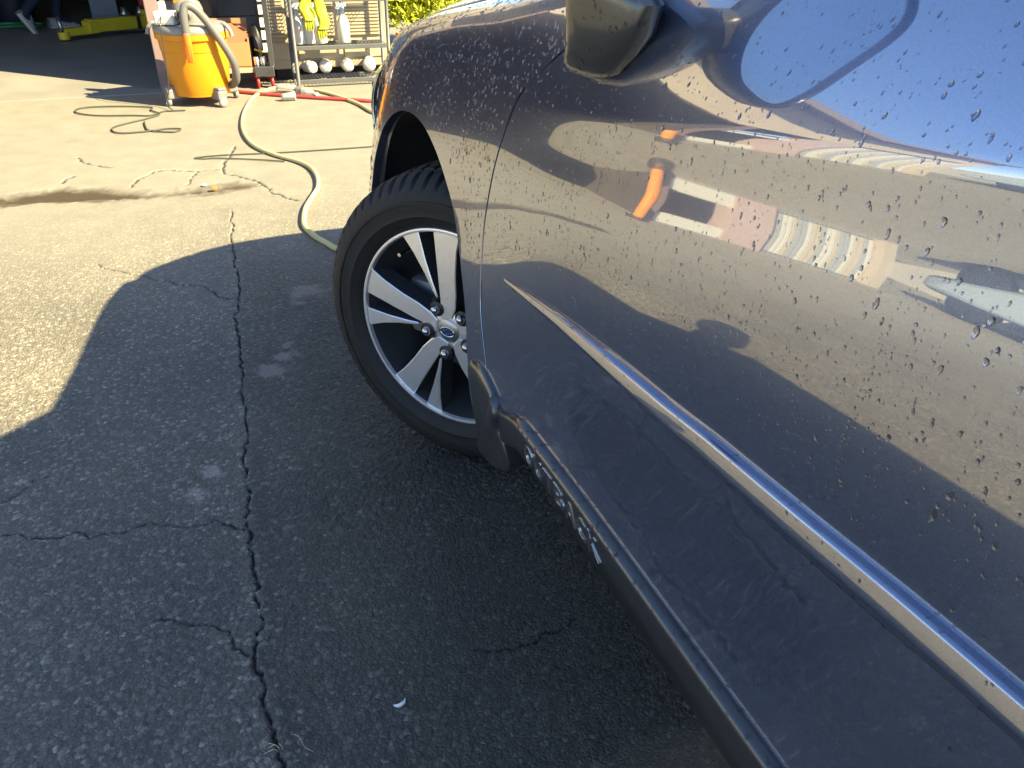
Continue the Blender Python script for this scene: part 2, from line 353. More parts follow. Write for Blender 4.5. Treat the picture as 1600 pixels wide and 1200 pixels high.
# ================================================================== THE CAR
CAR = empty('station_wagon', (0.92, -1.4, 0))
tag(CAR, 'dark blue wagon beaded with water, front wheel turned outward, parked on the asphalt', 'car')
CW = 1.84                                     # the right side mirrors about x = CW/2
AX = .13                                      # front axle y;  rear axle 2.745 m behind
def pchip(xs, ys, n=2400, sm=10):
    g = np.linspace(xs[0], xs[-1], n); v = np.interp(g, xs, ys); k = np.exp(-np.linspace(-2, 2, 2 * sm * 2 + 1) ** 2); k /= k.sum()
    return g, np.convolve(np.pad(v, sm * 2, mode='edge'), k, mode='valid')
KS = [.2, .465, .70, .9, 1.05, 1.26, 1.4]; KV = [0, 0, .085, .135, .155, .185, .185]
def kk(s): return np.interp(s, KS, KV)
PD = pchip([.2, .44, .50, .56, .66, .80, .84, .90, .95, .98, 1.005, 1.035, 1.053, 1.064, 1.10, 1.14, 1.22, 1.3], [-12, 9, 7, 2, -1.5, -.8, .2, 5, 9.5, 11.4, 7.2, 4.2, 5, 20, 23.5, 25.5, 30, 40], sm=6)
PF = pchip([.2, .44, .50, .60, .70, .80, .89, .95, 1.0, 1.08, 1.15, 1.19, 1.22, 1.245, 1.265, 1.3], [-12, 6, 5, 3, 4, 5.2, 5.8, 9, 10.5, 12.5, 16, 25, 42, 60, 70, 74])
def cum(tab):
    g, v = tab; x = np.concatenate([[0], np.cumsum(np.tan(np.radians((v[1:] + v[:-1]) / 2)) * np.diff(g))]); return g, x - np.interp(.75, g, x)
XD = cum(PD); XF = cum(PF)
BG = pchip([-4.2, -3.9, -3.7, -3.4, -3.0, -2.5, -1.4, -.15, .05, .3, .46, .58, .66, .78, .9, .96, 1.0], [-72, -45, -22, -9, -4, -1, 0, 0, -3, -1.5, 4, 10, 16, 34, 58, 70, 74], n=4000)
def _cb():
    g, v = BG; x = np.concatenate([[0], np.cumsum(np.tan(np.radians((v[1:] + v[:-1]) / 2)) * np.diff(g))]); return g, x - np.interp(-.6, g, x)
BX = _cb()
RIDGE = math.tan(R(2.0)); _eg = np.linspace(-4, 4, 401); _ev = np.cumsum(np.exp(-_eg ** 2)); _ev /= _ev[-1]
def ERF(s): return 2 * np.interp((np.asarray(s, float) - .965) / .03, _eg, _ev)
def Pt(y, s):
    """a point of the left body side; s is the height on the reference section, lines fall towards the nose"""
    y = np.asarray(y, float); s = np.asarray(s, float)
    w = sstep(-y, .22, .80); x = (1 - w) * np.interp(s, *XF) + w * np.interp(s, *XD) + np.interp(y, *BX)
    x = x + RIDGE * .03 * .886 * np.exp(-((y + .56) / .22) ** 2) * ERF(s)
    z = s - kk(s) * (np.clip(y, -2.3, 9) + 1.1)
    return np.stack([x, y + 0 * s, z + 0 * y], -1)
def s_of(y, z):
    s = np.asarray(z, float).copy()
    for _ in range(30): s = z + kk(s) * (np.clip(y, -2.3, 9) + 1.1)
    return s
def Pyz(y, z): return Pt(y, s_of(np.asarray(y, float), np.asarray(z, float)))
def Nrm(y, s):
    e = 1e-3; a = Pt(y + e, s) - Pt(y - e, s); b = Pt(y, s + e) - Pt(y, s - e); n = np.cross(b, a); n /= np.linalg.norm(n, axis=-1)[..., None]
    return np.where(n[..., :1] > 0, -n, n)
GAP = np.array([(-.615, 1.14), (-.558, 1.10), (-.507, 1.064), (-.434, 1.013), (-.373, .971), (-.342, .932), (-.320, .878), (-.306, .81), (-.297, .728), (-.304, .647), (-.325, .554), (-.377, .473), (-.427, .431), (-.435, .40)])
GS = s_of(GAP[:, 0], GAP[:, 1])
_gc = catmull(np.stack([GS[::-1], GAP[::-1, 0]], 1), 10); _gc = _gc[np.argsort(_gc[:, 0])]
def yfront(s): return np.interp(s, _gc[:, 0], _gc[:, 1])

def panel(name, Y, Sg, m, mirror=False, depth=.016, edges='uvUV', parent=CAR, smooth=True):
    """grid of (y,s) -> body skin with folded edges"""
    P = Pt(Y, Sg); nu, nv = P.shape[:2]
    def fold(P, ax, last):
        a = P.take(-1 if last else 0, ax); b = P.take(-2 if last else 1, ax); d = a - b; d = d / (np.linalg.norm(d, axis=-1)[..., None] + 1e-9)
        e1 = a + d * .0006 + np.array([.0008, 0, 0]); e2 = a + d * .0010 + np.array([depth, 0, 0])
        st = [np.expand_dims(q, ax) for q in ((e1, e2) if last else (e2, e1))]
        return np.concatenate(([P] + st) if last else (st + [P]), axis=ax)
    for c in edges: P = fold(P, 0 if c in 'uU' else 1, c in 'UV')
    if mirror: P = P.copy(); P[..., 0] = CW - P[..., 0]
    V, F = grid(P)
    o = mesh(name, V, F, m, parent, smooth=smooth, sharp=28)
    # outward normals
    c = o.data.polygons[len(o.data.polygons) // 2]
    if (c.normal.x > 0) != mirror: o.data.flip_normals()
    return o
def spaced(a, b, n, e=.003):
    """samples from a to b (scalars 0..1) with narrow end rows"""
    t = np.linspace(0, 1, n); return np.concatenate([[0, e], t[1:-1], [1 - e, 1]])

def side_panels(mirror):
    out = {}
    # front door
    sv = spaced(0, 1, 150); uv = spaced(0, 1, 130); sg = .445 + (1.225 - .445) * sv
    y0 = yfront(sg) - .0033; y1 = np.full_like(y0, -1.60)
    Y = y0[:, None] + (y1 - y0)[:, None] * uv[None, :]; SS = np.repeat(sg[:, None], len(uv), 1)
    out['front_door'] = panel('front_door', Y, SS, PAINT, mirror)
    # rear door
    yb = -1.605; sv = spaced(0, 1, 60); uv = spaced(0, 1, 50); sg = .445 + (1.225 - .445) * sv
    y1 = -2.24 - .30 * sstep(sg, .70, .98); Y = yb + (y1 - yb)[:, None] * uv[None, :]; SS = np.repeat(sg[:, None], len(uv), 1)
    out['rear_door'] = panel('rear_door', Y, SS, PAINT, mirror)
    # front fender round the wheel arch: inner = arch, outer = door gap, bonnet edge, nose
    arch = np.array([(-.305, .395), (-.297, .42), (-.273, .462), (-.228, .56), (-.176, .64), (-.13, .695), (-.07, .735), (.01, .775), (.10, .802), (.19, .808), (.28, .795), (.37, .757), (.45, .695), (.505, .615), (.53, .53), (.535, .45), (.532, .40)])
    A = catmull(arch, 10)
    z0 = .42; sA = s_of(A[:, 0], A[:, 1]); n = len(A)
    top = 1.258
    # outer outline in (y,s): up the gap, forward along the bonnet edge, down the nose line
    gs = np.linspace(.425, top, 60); o1 = np.stack([yfront(np.minimum(gs, GS.max())) + .0033, gs], 1); o1[gs > 1.2, 0] = np.interp(gs[gs > 1.2], [1.2, top], [yfront(1.2) + .0033, -.52])
    o2 = np.stack([np.linspace(-.52, .60, 60), np.full(60, top)], 1)
    o3 = np.stack([np.linspace(.60, .66, 20), np.linspace(top, .74, 20)], 1)
    O = np.concatenate([o1, o2[1:], o3[1:]])
    # match by share of the length
    la = np.concatenate([[0], np.cumsum(np.hypot(*np.diff(A, axis=0).T))]); la /= la[-1]
    m_ = len(O); share = np.zeros(m_)
    i1 = len(o1) - 1; i2 = i1 + len(o2) - 1
    share[:i1 + 1] = np.linspace(0, .40, i1 + 1); share[i1:i2 + 1] = np.linspace(.40, .86, i2 - i1 + 1); share[i2:] = np.linspace(.86, 1, m_ - i2)
    sh = share
    iy = np.interp(sh, la, A[:, 0]); iz = np.interp(sh, la, A[:, 1]); is_ = s_of(iy, iz)
    tv = spaced(0, 1, 60, .006)
    Y = iy[:, None] + (O[:, 0] - iy)[:, None] * tv[None, :]; SS = is_[:, None] + (O[:, 1] - is_)[:, None] * tv[None, :]
    out['fender'] = panel('front_fender', Y, SS, PAINT, mirror, depth=.022)
    # quarter panel round the rear arch
    ya = AX - 2.745; th = np.linspace(R(190), R(-12), 70); iy = ya - .415 * np.cos(th) * -1; iz = .37 + .42 * np.sin(th); iy = ya + .415 * np.cos(th) * -1
    # th from front side to rear side
    iy = ya + .415 * -np.cos(th); is_ = s_of(iy, np.maximum(iz, .33))
    oy = np.concatenate([np.linspace(-2.245, -2.545, 24), np.linspace(-2.545, -3.72, 24)[1:], np.full(24, -3.78)[1:]]); osg = np.concatenate([np.linspace(.46, 1.225, 24), np.full(23, 1.225), np.linspace(1.20, .50, 23)])
    iy = iy[::-1]; is_ = is_[::-1]
    k = len(oy); tt = np.linspace(0, 1, k); iy = np.interp(tt, np.linspace(0, 1, 70), iy); is_ = np.interp(tt, np.linspace(0, 1, 70), is_)
    tv = spaced(0, 1, 24, .01)
    Y = iy[:, None] + (oy - iy)[:, None] * tv[None, :]; SS = is_[:, None] + (osg - is_)[:, None] * tv[None, :]
    out['quarter'] = panel('quarter_panel', Y, SS, PAINT, mirror, depth=.022)
    return out
LEFT = side_panels(False); RIGHT = side_panels(True)

def mx_(V, mirror): return [((CW - x) if mirror else x, y, z) for x, y, z in V]
def flipF(F, mirror): return [list(f)[::-1] for f in F] if mirror else F

# door moulding, half round and tapering to a point at the front
MT = np.array([(-.408, .677), (-.618, .708), (-.77, .724), (-.909, .735), (-.989, .744), (-1.13, .755), (-1.242, .765), (-1.338, .771), (-1.585, .788)])
MB = np.array([(-.414, .669), (-.454, .672), (-.621, .685), (-.785, .694), (-.937, .698), (-.985, .703), (-1.13, .711), (-1.224, .719), (-1.304, .728), (-1.585, .745)])
MPR = catmull([(0, 0), (.02, .25), (.12, .52), (.28, .82), (.40, .97), (.47, 1.0), (.56, .975), (.70, .90), (.84, .81), (.93, .72), (.978, .48), (1, 0)], 3)
MPN = len(MPR)
def moulding(name, ya, yb, mirror, parent, taper):
    ys = np.concatenate([[ya, ya - .0015, ya - .004, ya - .008], np.linspace(ya - .014, yb, 90)]) if taper else np.linspace(ya, yb, 40)
    prof = MPR; P = np.zeros((len(ys), MPN, 3))
    for i, y in enumerate(ys):
        zt = np.interp(-y, -MT[:, 0], MT[:, 1]); zb = np.interp(-y, -MB[:, 0], MB[:, 1])
        sh = 1. if not taper else min(1, math.sqrt(max(0, (ya - y) / .010)) + .02)
        zm = (zt + zb) / 2; h = (zt - zb) / 2 * sh; out = (.0035 + .0105 * min(1, (ya - y) / .45 + .15)) * sh if taper else .014
        for j, p in enumerate(prof):
            zz = zm + h * (2 * MPR[j][0] - 1); b = Pyz(y, zz)
            P[i, j] = (b[0] + .001 - out * MPR[j][1], y, zz)
    V, F = grid(P); V = mx_(V, mirror)
    o = mesh(name, V, flipF(F, mirror), PAINT, parent, smooth=True)
    if (o.data.polygons[len(o.data.polygons) // 2].normal.x > 0) != mirror: o.data.flip_normals()
    return o
for mirr, D in ((False, LEFT), (True, RIGHT)):
    moulding('door_moulding', -.408, -1.592, mirr, D['front_door'], True)
    MBr = MB
    moulding('door_moulding', -1.612, -2.2, mirr, D['rear_door'], False)

# rocker cladding: ledge, face sloping inward below
def cladding(mirror):
    ys = np.concatenate([[-.444, -.448, -.46, -.48, -.505, -.53], np.linspace(-.56, -2.20, 90)]); rows = []
    for y in ys:
        f = float(sstep(-y, .445, .54)); zt = .438 + .032 * f; xd = float(Pyz(y, .46)[0])
        lw = .006 + .007 * float(sstep(-y, .442, .50)); t2 = float(sstep(-y, .50, .62))
        zb = .335 - .065 * t2
        pr = [(.012, zt + .004), (.000, zt + .004), (-.35 * lw, zt + .003), (-.85 * lw, zt - .001), (-1.04 * lw, zt - .005), (-1.08 * lw, zt - .011),
              (-.85 * lw, zt - .034), (-.55 * lw, zt - .062), (-.30 * lw, zt - .066), (.006, zt - .069), (.044, zb + .030), (.060, zb + .008), (.070, zb), (.10, zb - .004)]
        rows.append([(xd + a, y, z) for a, z in pr])
    V, F = grid(np.array(rows)); o = mesh('side_cladding', mx_(V, mirror), flipF(F, mirror), BLACK, CAR, smooth=True)
    if (o.data.polygons[len(o.data.polygons) // 2].normal.x > 0) != mirror: o.data.flip_normals()
    return o
CL = cladding(False); cladding(True)

# chrome lettering on the cladding face
def letters(word, y0, y1, zc, h, mirror=False):
    n = len(word); step = (y1 - y0) / (n - .15)
    for i, ch in enumerate(word):
        cu = bpy.data.curves.new('letter', 'FONT'); cu.body = ch; cu.size = 1; cu.extrude = .06; cu.bevel_depth = .016; cu.bevel_resolution = 2; cu.resolution_u = 4
        ob = bpy.data.objects.new('tmp', cu); C.objects.link(ob); dg = bpy.context.evaluated_depsgraph_get(); me = bpy.data.meshes.new_from_object(ob.evaluated_get(dg))
        v = np.array([q.co[:] for q in me.vertices]); F = [list(p.vertices) for p in me.polygons]
        bpy.data.objects.remove(ob); bpy.data.curves.remove(cu); bpy.data.meshes.remove(me)
        w = v[:, 0].max() - v[:, 0].min(); hh = v[:, 1].max() - v[:, 1].min()
        a = (v[:, 0] - v[:, 0].min()) / w * abs(step) * .84; b = (v[:, 1] - v[:, 1].min()) / hh * h; c = v[:, 2] * .022
        yy = y0 + i * step + np.sign(step) * a; zz = zc - h / 2 + b
        xd = Pyz(yy, np.full_like(yy, .46))[:, 0]
        # face line of the cladding between (xd-.025,zt-.026) and (xd+.010,zt-.075)
        f = (.459 - zz) / .051; xx = xd - .0140 + .0069 * f - .0010 - c * .55
        mesh('badge_letter', np.stack([xx, yy, zz], 1), F, mat('badge_chrome', (.95, .96, .98), .16, 1.0), CL)
letters('OUTBACK', -.572, -.828, .4345, .042)

# splash guard behind the wheel
def guard(yc_shift, mirror, rear=False):
    pl = [(-.298, .455), (-.342, .476), (-.392, .470), (-.430, .455), (-.446, .428), (-.446, .392), (-.468, .362), (-.480, .335), (-.462, .305), (-.415, .276), (-.365, .252), (-.342, .258), (-.322, .32), (-.306, .40)]
    C2 = catmull(pl, 5, closed=True); n = len(C2); rings = []
    cy, cz = C2.mean(0)
    def crease(yy, zz):
        # a raised rib runs down the guard: steep step on its front, flat behind
        t = yy + .405 + (zz - .46) * .42 + .03 * math.sin((zz - .30) * 14)
        return -.006 * float(sstep(-t, -.010, .010)) + .010 * float(sstep(-t, .022, .060))
    for sc, dx in ((.0, -.012), (.25, -.012), (.5, -.012), (.72, -.0118), (.88, -.011), (.965, -.0085), (1.0, -.003), (1.0, .012), (.97, .02)):
        ring = []
        for (y, z) in C2:
            yy = cy + (y - cy) * sc; zz = cz + (z - cz) * sc
            xb = float(Pyz(min(yy, -.2), max(zz, .40))[0]) + (.46 - min(zz, .46)) * .10
            ring.append((xb + dx + crease(yy, zz) * (1 if sc < .98 else 0), yy + yc_shift, zz))
        rings.append(ring)
    P = np.array(rings); V, F = grid(P, closev=True); V = [tuple(v) for v in V]
    # the flap that hangs across behind the tyre
    b = box(.0, .20, -.325 + yc_shift, -.310 + yc_shift, .235, .46, .004)
    V, F = merge((V, F), b)
    o = mesh('splash_guard', mx_(V, mirror), flipF(F, mirror), BLACK, CAR, smooth=True, sharp=50)
    bmh = bmesh.new(); bmh.from_mesh(o.data); bmesh.ops.recalc_face_normals(bmh, faces=bmh.faces[:]); bmh.to_mesh(o.data); bmh.free(); o.data.set_sharp_from_angle(angle=R(50))
guard(0, False); guard(0, True)

# wheel housings
for ya in (AX, AX - 2.745):
    for mirr in (False, True):
        th = np.linspace(R(-25), R(205), 40); xs = [.035, .12, .25, .42, .50]; P = np.zeros((len(th), len(xs), 3))
        for j, x in enumerate(xs):
            rr = .425 + .012 * math.sin(j * 2.1) + (0 if x > .1 else .0)
            wv = .010 * np.sin(th * 9) * (1 if 0 < j < 4 else 0)
            P[:, j] = np.stack([np.full(len(th), x), ya + .03 + (rr + .02 + wv) * np.cos(th), .375 + (rr + .008 + wv) * np.sin(th)], 1)
        V, F = grid(P); V = [tuple(v) for v in V]; n = len(V); V.append((.5, ya, .375)); k = len(xs)
        F += [[n, i * k + k - 1, (i + 1) * k + k - 1] for i in range(len(th) - 1)]
        mesh('wheel_housing', mx_(V, mirr), flipF(F, mirr), LINER, CAR, smooth=True)

# bonnet, cowl, nose, roof, glass, tail
def side_top(y): return Pt(np.asarray(y, float), np.full(np.shape(y), 1.262))
def bonnet():
    tv = spaced(0, 1, 60, .004); vv = spaced(0, 1, 60, .004); P = np.zeros((len(vv), len(tv), 3))
    for i, v in enumerate(vv):
        for j, t in enumerate(tv):
            c = 1 - (2 * t - 1) ** 2; yf = .60 + .30 * (1 - abs(2 * t - 1) ** 3.2); yb = -.33 + .16 * c ** .8; y = yb + (yf - yb) * v
            e = side_top(y if y < .60 else .60); x0 = e[0] + .004 + (0 if y < .6 else 0); 
            x = x0 + (CW - 2 * x0) * t
            d = min(t, 1 - t) * (CW - 2 * x0); zz = e[2] + .012 * (1 - math.exp(-d / .02)) - .0 + .055 * (1 - math.exp(-d / .25)) - .012 * math.exp(-((d - .16) / .05) ** 2)
            zz -= .10 * max(0, (y - .55) / .38) ** 1.8
            P[i, j] = (x, y, zz)
    # fold down the rim
    for ax in (0, 1):
        a = P.take(0, ax).copy(); b = P.take(-1, ax).copy(); a1 = a + [0, 0, -.003]; a2 = a + [0, 0, -.025]; b1 = b + [0, 0, -.003]; b2 = b + [0, 0, -.025]
        P = np.concatenate([np.expand_dims(a2, ax), np.expand_dims(a1, ax), P, np.expand_dims(b1, ax), np.expand_dims(b2, ax)], ax)
    V, F = grid(P); o = mesh('bonnet', V, F, PAINT, CAR, smooth=True)
    if o.data.polygons[len(o.data.polygons) // 2].normal.z < 0: o.data.flip_normals()
    return o
BON = bonnet()
# dark trough under the bonnet shut line, then boxes added black to block light inside the body
mesh('engine_bay', *merge(box(.14, CW - .14, -.38, .55, .80, .90), box(.50, CW - .50, -.38, .80, .28, .80)), DARKVOID, CAR)
mesh('floor_pan_light_block', *merge(box(.10, CW - .10, -2.15, -.33, .27, .44), box(.5, CW - .5, -3.6, -2.1, .30, .5), box(.16, CW - .16, -2.15, -.62, .44, .98), box(.5, CW - .5, -3.6, -2.15, .5, .98)), DARKVOID, CAR)
def nose():
    # plan curve of the nose from left arch to right arch
    yl = np.array([.60, .66, .72, .78, .84, .88, .915]); pl = np.stack([np.interp(yl, *BX), yl], 1)
    xr = np.linspace(pl[-1, 0], CW - pl[-1, 0], 24)[1:-1]; mid = np.stack([xr, .915 + .05 * (1 - ((xr - .92) / (.92 - pl[-1, 0])) ** 2)], 1)
    cur = np.concatenate([pl, mid, np.stack([CW - pl[::-1, 0], pl[::-1, 1]], 1)])
    def strip(name, zs, ins, m, i0=0, i1=None, parent=CAR, push=0.):
        c = cur[i0:i1]; P = np.zeros((len(zs), len(c), 3)); cen = np.array([.92, .0])
        for k, (z, d) in enumerate(zip(zs, ins)):
            nrm = c - cen; nrm = nrm / np.linalg.norm(nrm, axis=1)[:, None]
            q = c - nrm * (d - push); P[k] = np.concatenate([q, np.full((len(c), 1), z)], 1)
        V, F = grid(P); o = mesh(name, V, F, m, parent, smooth=True)
        bmh = bmesh.new(); bmh.from_mesh(o.data); bmesh.ops.recalc_face_normals(bmh, faces=bmh.faces[:]); bmh.to_mesh(o.data); bmh.free()
        cp = o.data.polygons[len(o.data.polygons) // 2]
        if cp.normal.y < 0: o.data.flip_normals()
        return o
    n = len(cur)
    strip('front_bumper', [.24, .27, .34, .45, .52, .60, .64, .67], [.08, .04, .015, .0, -.005, .0, .015, .05], PAINT)
    for a, b in ((0, 7), (n - 7, n)): strip('headlight', [.655, .68, .74, .80, .835], [.03, .015, .012, .02, .05], HEADL, a, b)
    g = strip('front_grille', [.655, .68, .74, .79, .825], [.035, .02, .018, .03, .06], BLACKGLOSS, 6, n - 6)
    strip('bumper_vent', [.29, .34, .43, .47], [.02, .0, -.01, .0], BLACK, 8, n - 8)
    for k in range(4): strip('grille_bar', [.672 + .035 * k, .680 + .035 * k, .688 + .035 * k], [.012, .002, .012], CHROME, 7, n - 7, parent=g)
nose()
# amber side marker at the rear tip of the lamp
mk = Pyz(np.array([.605]), np.array([.79]))[0]
mesh('side_marker', *box(mk[0] - .003, mk[0] + .012, .602, .616, .770, .808, .003), AMBER, CAR)

def cabin():
    belt = lambda y: Pt(np.asarray(y, float), np.full(np.shape(y), 1.222))
    def roofx(y): return .285 + .06 * float(sstep(-y, 2.6, 3.6))
    def roofz(y): return 1.57 + .05 * (1 - ((y + 2.1) / 1.5) ** 2) if y > -3.6 else 1.5
    # windscreen
    P = np.zeros((14, 24, 3))
    for i, v in enumerate(np.linspace(0, 1, 14)):
        for j, t in enumerate(np.linspace(0, 1, 24)):
            c = 1 - (2 * t - 1) ** 2; x0 = .14 + (.31 - .14) * v
            y = (-.35 + .20 * c) * (1 - v) + (-1.12 + .12 * c) * v; z = 1.075 + .02 * c + (1.575 + .03 * c - 1.075) * v + .03 * math.sin(math.pi * v)
            P[i, j] = (x0 + (CW - 2 * x0) * t, y, z)
    V, F = grid(P); mesh('windscreen', V, F, GLASS, CAR, smooth=True)
    mesh('cowl_panel', *box(.16, CW - .16, -.42, -.20, 1.0, 1.045, .01), BLACK, CAR)
    # roof
    P = np.zeros((30, 24, 3))
    for i, y in enumerate(np.linspace(-1.07, -3.55, 30)):
        for j, t in enumerate(np.linspace(0, 1, 24)):
            c = 1 - abs(2 * t - 1) ** 2.6; x0 = roofx(y) - .03; P[i, j] = (x0 + (CW - 2 * x0) * t, y + .05 * c * (1 if i < 2 else 0), roofz(y) + .055 * c)
    V, F = grid(P); mesh('roof', V, F, PAINT, CAR, smooth=True)
    for mirr in (False, True):
        # side glass and pillars
        def sidestrip(name, ya0, ya1, yb0, yb1, m, off):
            P = np.zeros((8, 12, 3))
            for i, v in enumerate(np.linspace(0, 1, 8)):
                for j, t in enumerate(np.linspace(0, 1, 12)):
                    yb = ya0 + (ya1 - ya0) * t; yt = yb0 + (yb1 - yb0) * t; y = yb + (yt - yb) * v; b0 = belt(max(yb, -3.7)); x = b0[0] + .012 + (roofx(yt) - .02 - b0[0]) * v - .022 * math.sin(math.pi * v) + off
                    P[i, j] = (x, y, b0[2] - .005 + (roofz(yt) - b0[2]) * v)
            V, F = grid(P); mesh(name, mx_(V, mirr), flipF(F, mirr), m, CAR, smooth=True)
        sidestrip('front_window', -.54, -1.56, -1.14, -1.56, GLASS, .006); sidestrip('rear_window', -1.66, -2.52, -1.66, -2.50, GLASS, .006); sidestrip('quarter_window', -2.60, -3.45, -2.60, -3.2, GLASS, .006)
        sidestrip('a_pillar', -.33, -.56, -1.06, -1.15, PAINT, 0); sidestrip('b_pillar', -1.56, -1.66, -1.56, -1.66, BLACKGLOSS, 0); sidestrip('c_pillar', -2.52, -2.60, -2.50, -2.60, BLACKGLOSS, 0); sidestrip('d_pillar', -3.45, -3.70, -3.2, -3.55, PAINT, 0)
        xr = .34; pth = catmull([(xr, -1.35, roofz(-1.35) + .02), (xr, -1.45, roofz(-1.4) + .075), (xr, -2.3, roofz(-2.3) + .085), (xr, -3.2, roofz(-3.2) + .075), (xr, -3.32, roofz(-3.3) + .02)], 8)
        V, F = tube(pth, .018, 10); mesh('roof_rail', mx_(V, mirr), flipF(F, mirr), BLACK, CAR, smooth=True)
    # tailgate and rear bumper
    P = np.zeros((16, 20, 3))
    for i, v in enumerate(np.linspace(0, 1, 16)):
        for j, t in enumerate(np.linspace(0, 1, 20)):
            z = 1.60 - v * 1.05; y = -3.55 - .28 * math.sin(v * math.pi / 2) - .06 * (1 - (2 * t - 1) ** 2); x0 = .315 - .15 * v ** .6; P[i, j] = (x0 + (CW - 2 * x0) * t, y, z)
    V, F = grid(P); tg = mesh('tailgate', V, F, PAINT, CAR, smooth=True)
    P2 = P[1:7, 2:-2].copy(); P2[..., 1] -= .006; V, F = grid(P2); mesh('rear_glass', V, F, GLASS, tg, smooth=True)
    mesh('rear_bumper', *box(.10, CW - .10, -3.93, -3.70, .30, .62, .05), PAINT, CAR, smooth=True)
    for x in (.10, CW - .32): mesh('tail_lamp', *box(x, x + .22, -3.86, -3.72, .86, 1.06, .03), mat('red_lens', (.35, .01, .01), .15, coat=1), CAR)
cabin()

# door mirror: neck rising from the door, housing, glass facing rearward
def door_mirror(mirror):
    secs = [(1.022, [(.030, -.548), (.030, -.575), (.036, -.600), (.050, -.605), (.060, -.58), (.050, -.545)]),
            (1.035, [(.016, -.556), (.016, -.598), (.030, -.640), (.050, -.648), (.070, -.60), (.050, -.550)]),
            (1.060, [(.004, -.585), (.004, -.622), (.026, -.668), (.055, -.676), (.078, -.63), (.055, -.575)]),
            (1.085, [(-.004, -.602), (-.005, -.635), (.024, -.690), (.060, -.696), (.085, -.64), (.058, -.590)]),
            (1.115, [(-.010, -.612), (-.012, -.645), (.026, -.700), (.060, -.706), (.088, -.64), (.060, -.600)]),
            (1.145, [(-.014, -.600), (-.018, -.635), (.010, -.672), (.045, -.676), (.076, -.62), (.055, -.585)]),
            (1.170, [(-.035, -.545), (-.040, -.598), (-.020, -.612), (.020, -.614), (.040, -.59), (.025, -.540)]),
            (1.215, [(-.07, -.535), (-.075, -.590), (-.05, -.602), (-.01, -.602), (.006, -.58), (-.005, -.530)])]
    P = np.array([[(x, y, z) for x, y in sec] for z, sec in secs]); Q = []
    for row in P: Q.append(catmull(row, 5, closed=True))
    Q = np.array(Q); V, F = grid(Q, closev=True); n = Q.shape[1]; F += [list(range(n)), [(len(Q) - 1) * n + i for i in range(n)][::-1]]
    o = mesh('mirror_neck', mx_(V, mirror), flipF(F, mirror), TRIM, CAR, smooth=True, sharp=40)
    bmh = bmesh.new(); bmh.from_mesh(o.data); bmesh.ops.recalc_face_normals(bmh, faces=bmh.faces[:]); bmh.to_mesh(o.data); bmh.free(); o.data.set_sharp_from_angle(angle=R(40))
    # housing: rounded shell with a flat rear opening
    cx, cz = -.100, 1.292; hw, hh = .100, .138; rings = []
    a = np.linspace(0, 2 * np.pi, 48, endpoint=False)
    def sup(t, w, h):
        e = np.where(np.cos(t) < 0, 4.2, 2.1)      # square outer corners, round inner side
        return np.stack([np.sign(np.cos(t)) * w * np.abs(np.cos(t)) ** (2 / e), np.sign(np.sin(t)) * h * np.abs(np.sin(t)) ** (2 / e)], 1)
    for y, k in ((-.616, .945), (-.626, .955), (-.631, .97), (-.629, .995), (-.60, 1.03), (-.56, 1.02), (-.51, .93), (-.475, .75), (-.455, .50), (-.448, .2)):
        s2 = sup(a, hw * k, hh * k); taper = 1 - .06 * (s2[:, 0] < 0) * (-s2[:, 0] / hw) 
        rings.append(np.stack([cx + s2[:, 0], np.full(48, y) - .02 * (s2[:, 0] / hw), cz + s2[:, 1] * taper], 1))
    Q = np.array(rings); V, F = grid(Q, closev=True); F += [list(range(48)), [(len(Q) - 1) * 48 + i for i in range(48)]]
    mi = [0] * len(F)
    h = mesh('mirror_housing', mx_(V, mirror), flipF(F, mirror), BLACKGLOSS, CAR, smooth=True)
    g = Q[0] + (Q[0] - Q[0].mean(0)) * -.015; g[:, 1] -= .004; V = [tuple(p) for p in g]; V.append(tuple(g.mean(0))); F = [[48, i, (i + 1) % 48] for i in range(48)]
    mesh('mirror_glass', mx_(V, mirror), flipF(F, mirror), MIRRORG, h)
door_mirror(False); door_mirror(True)

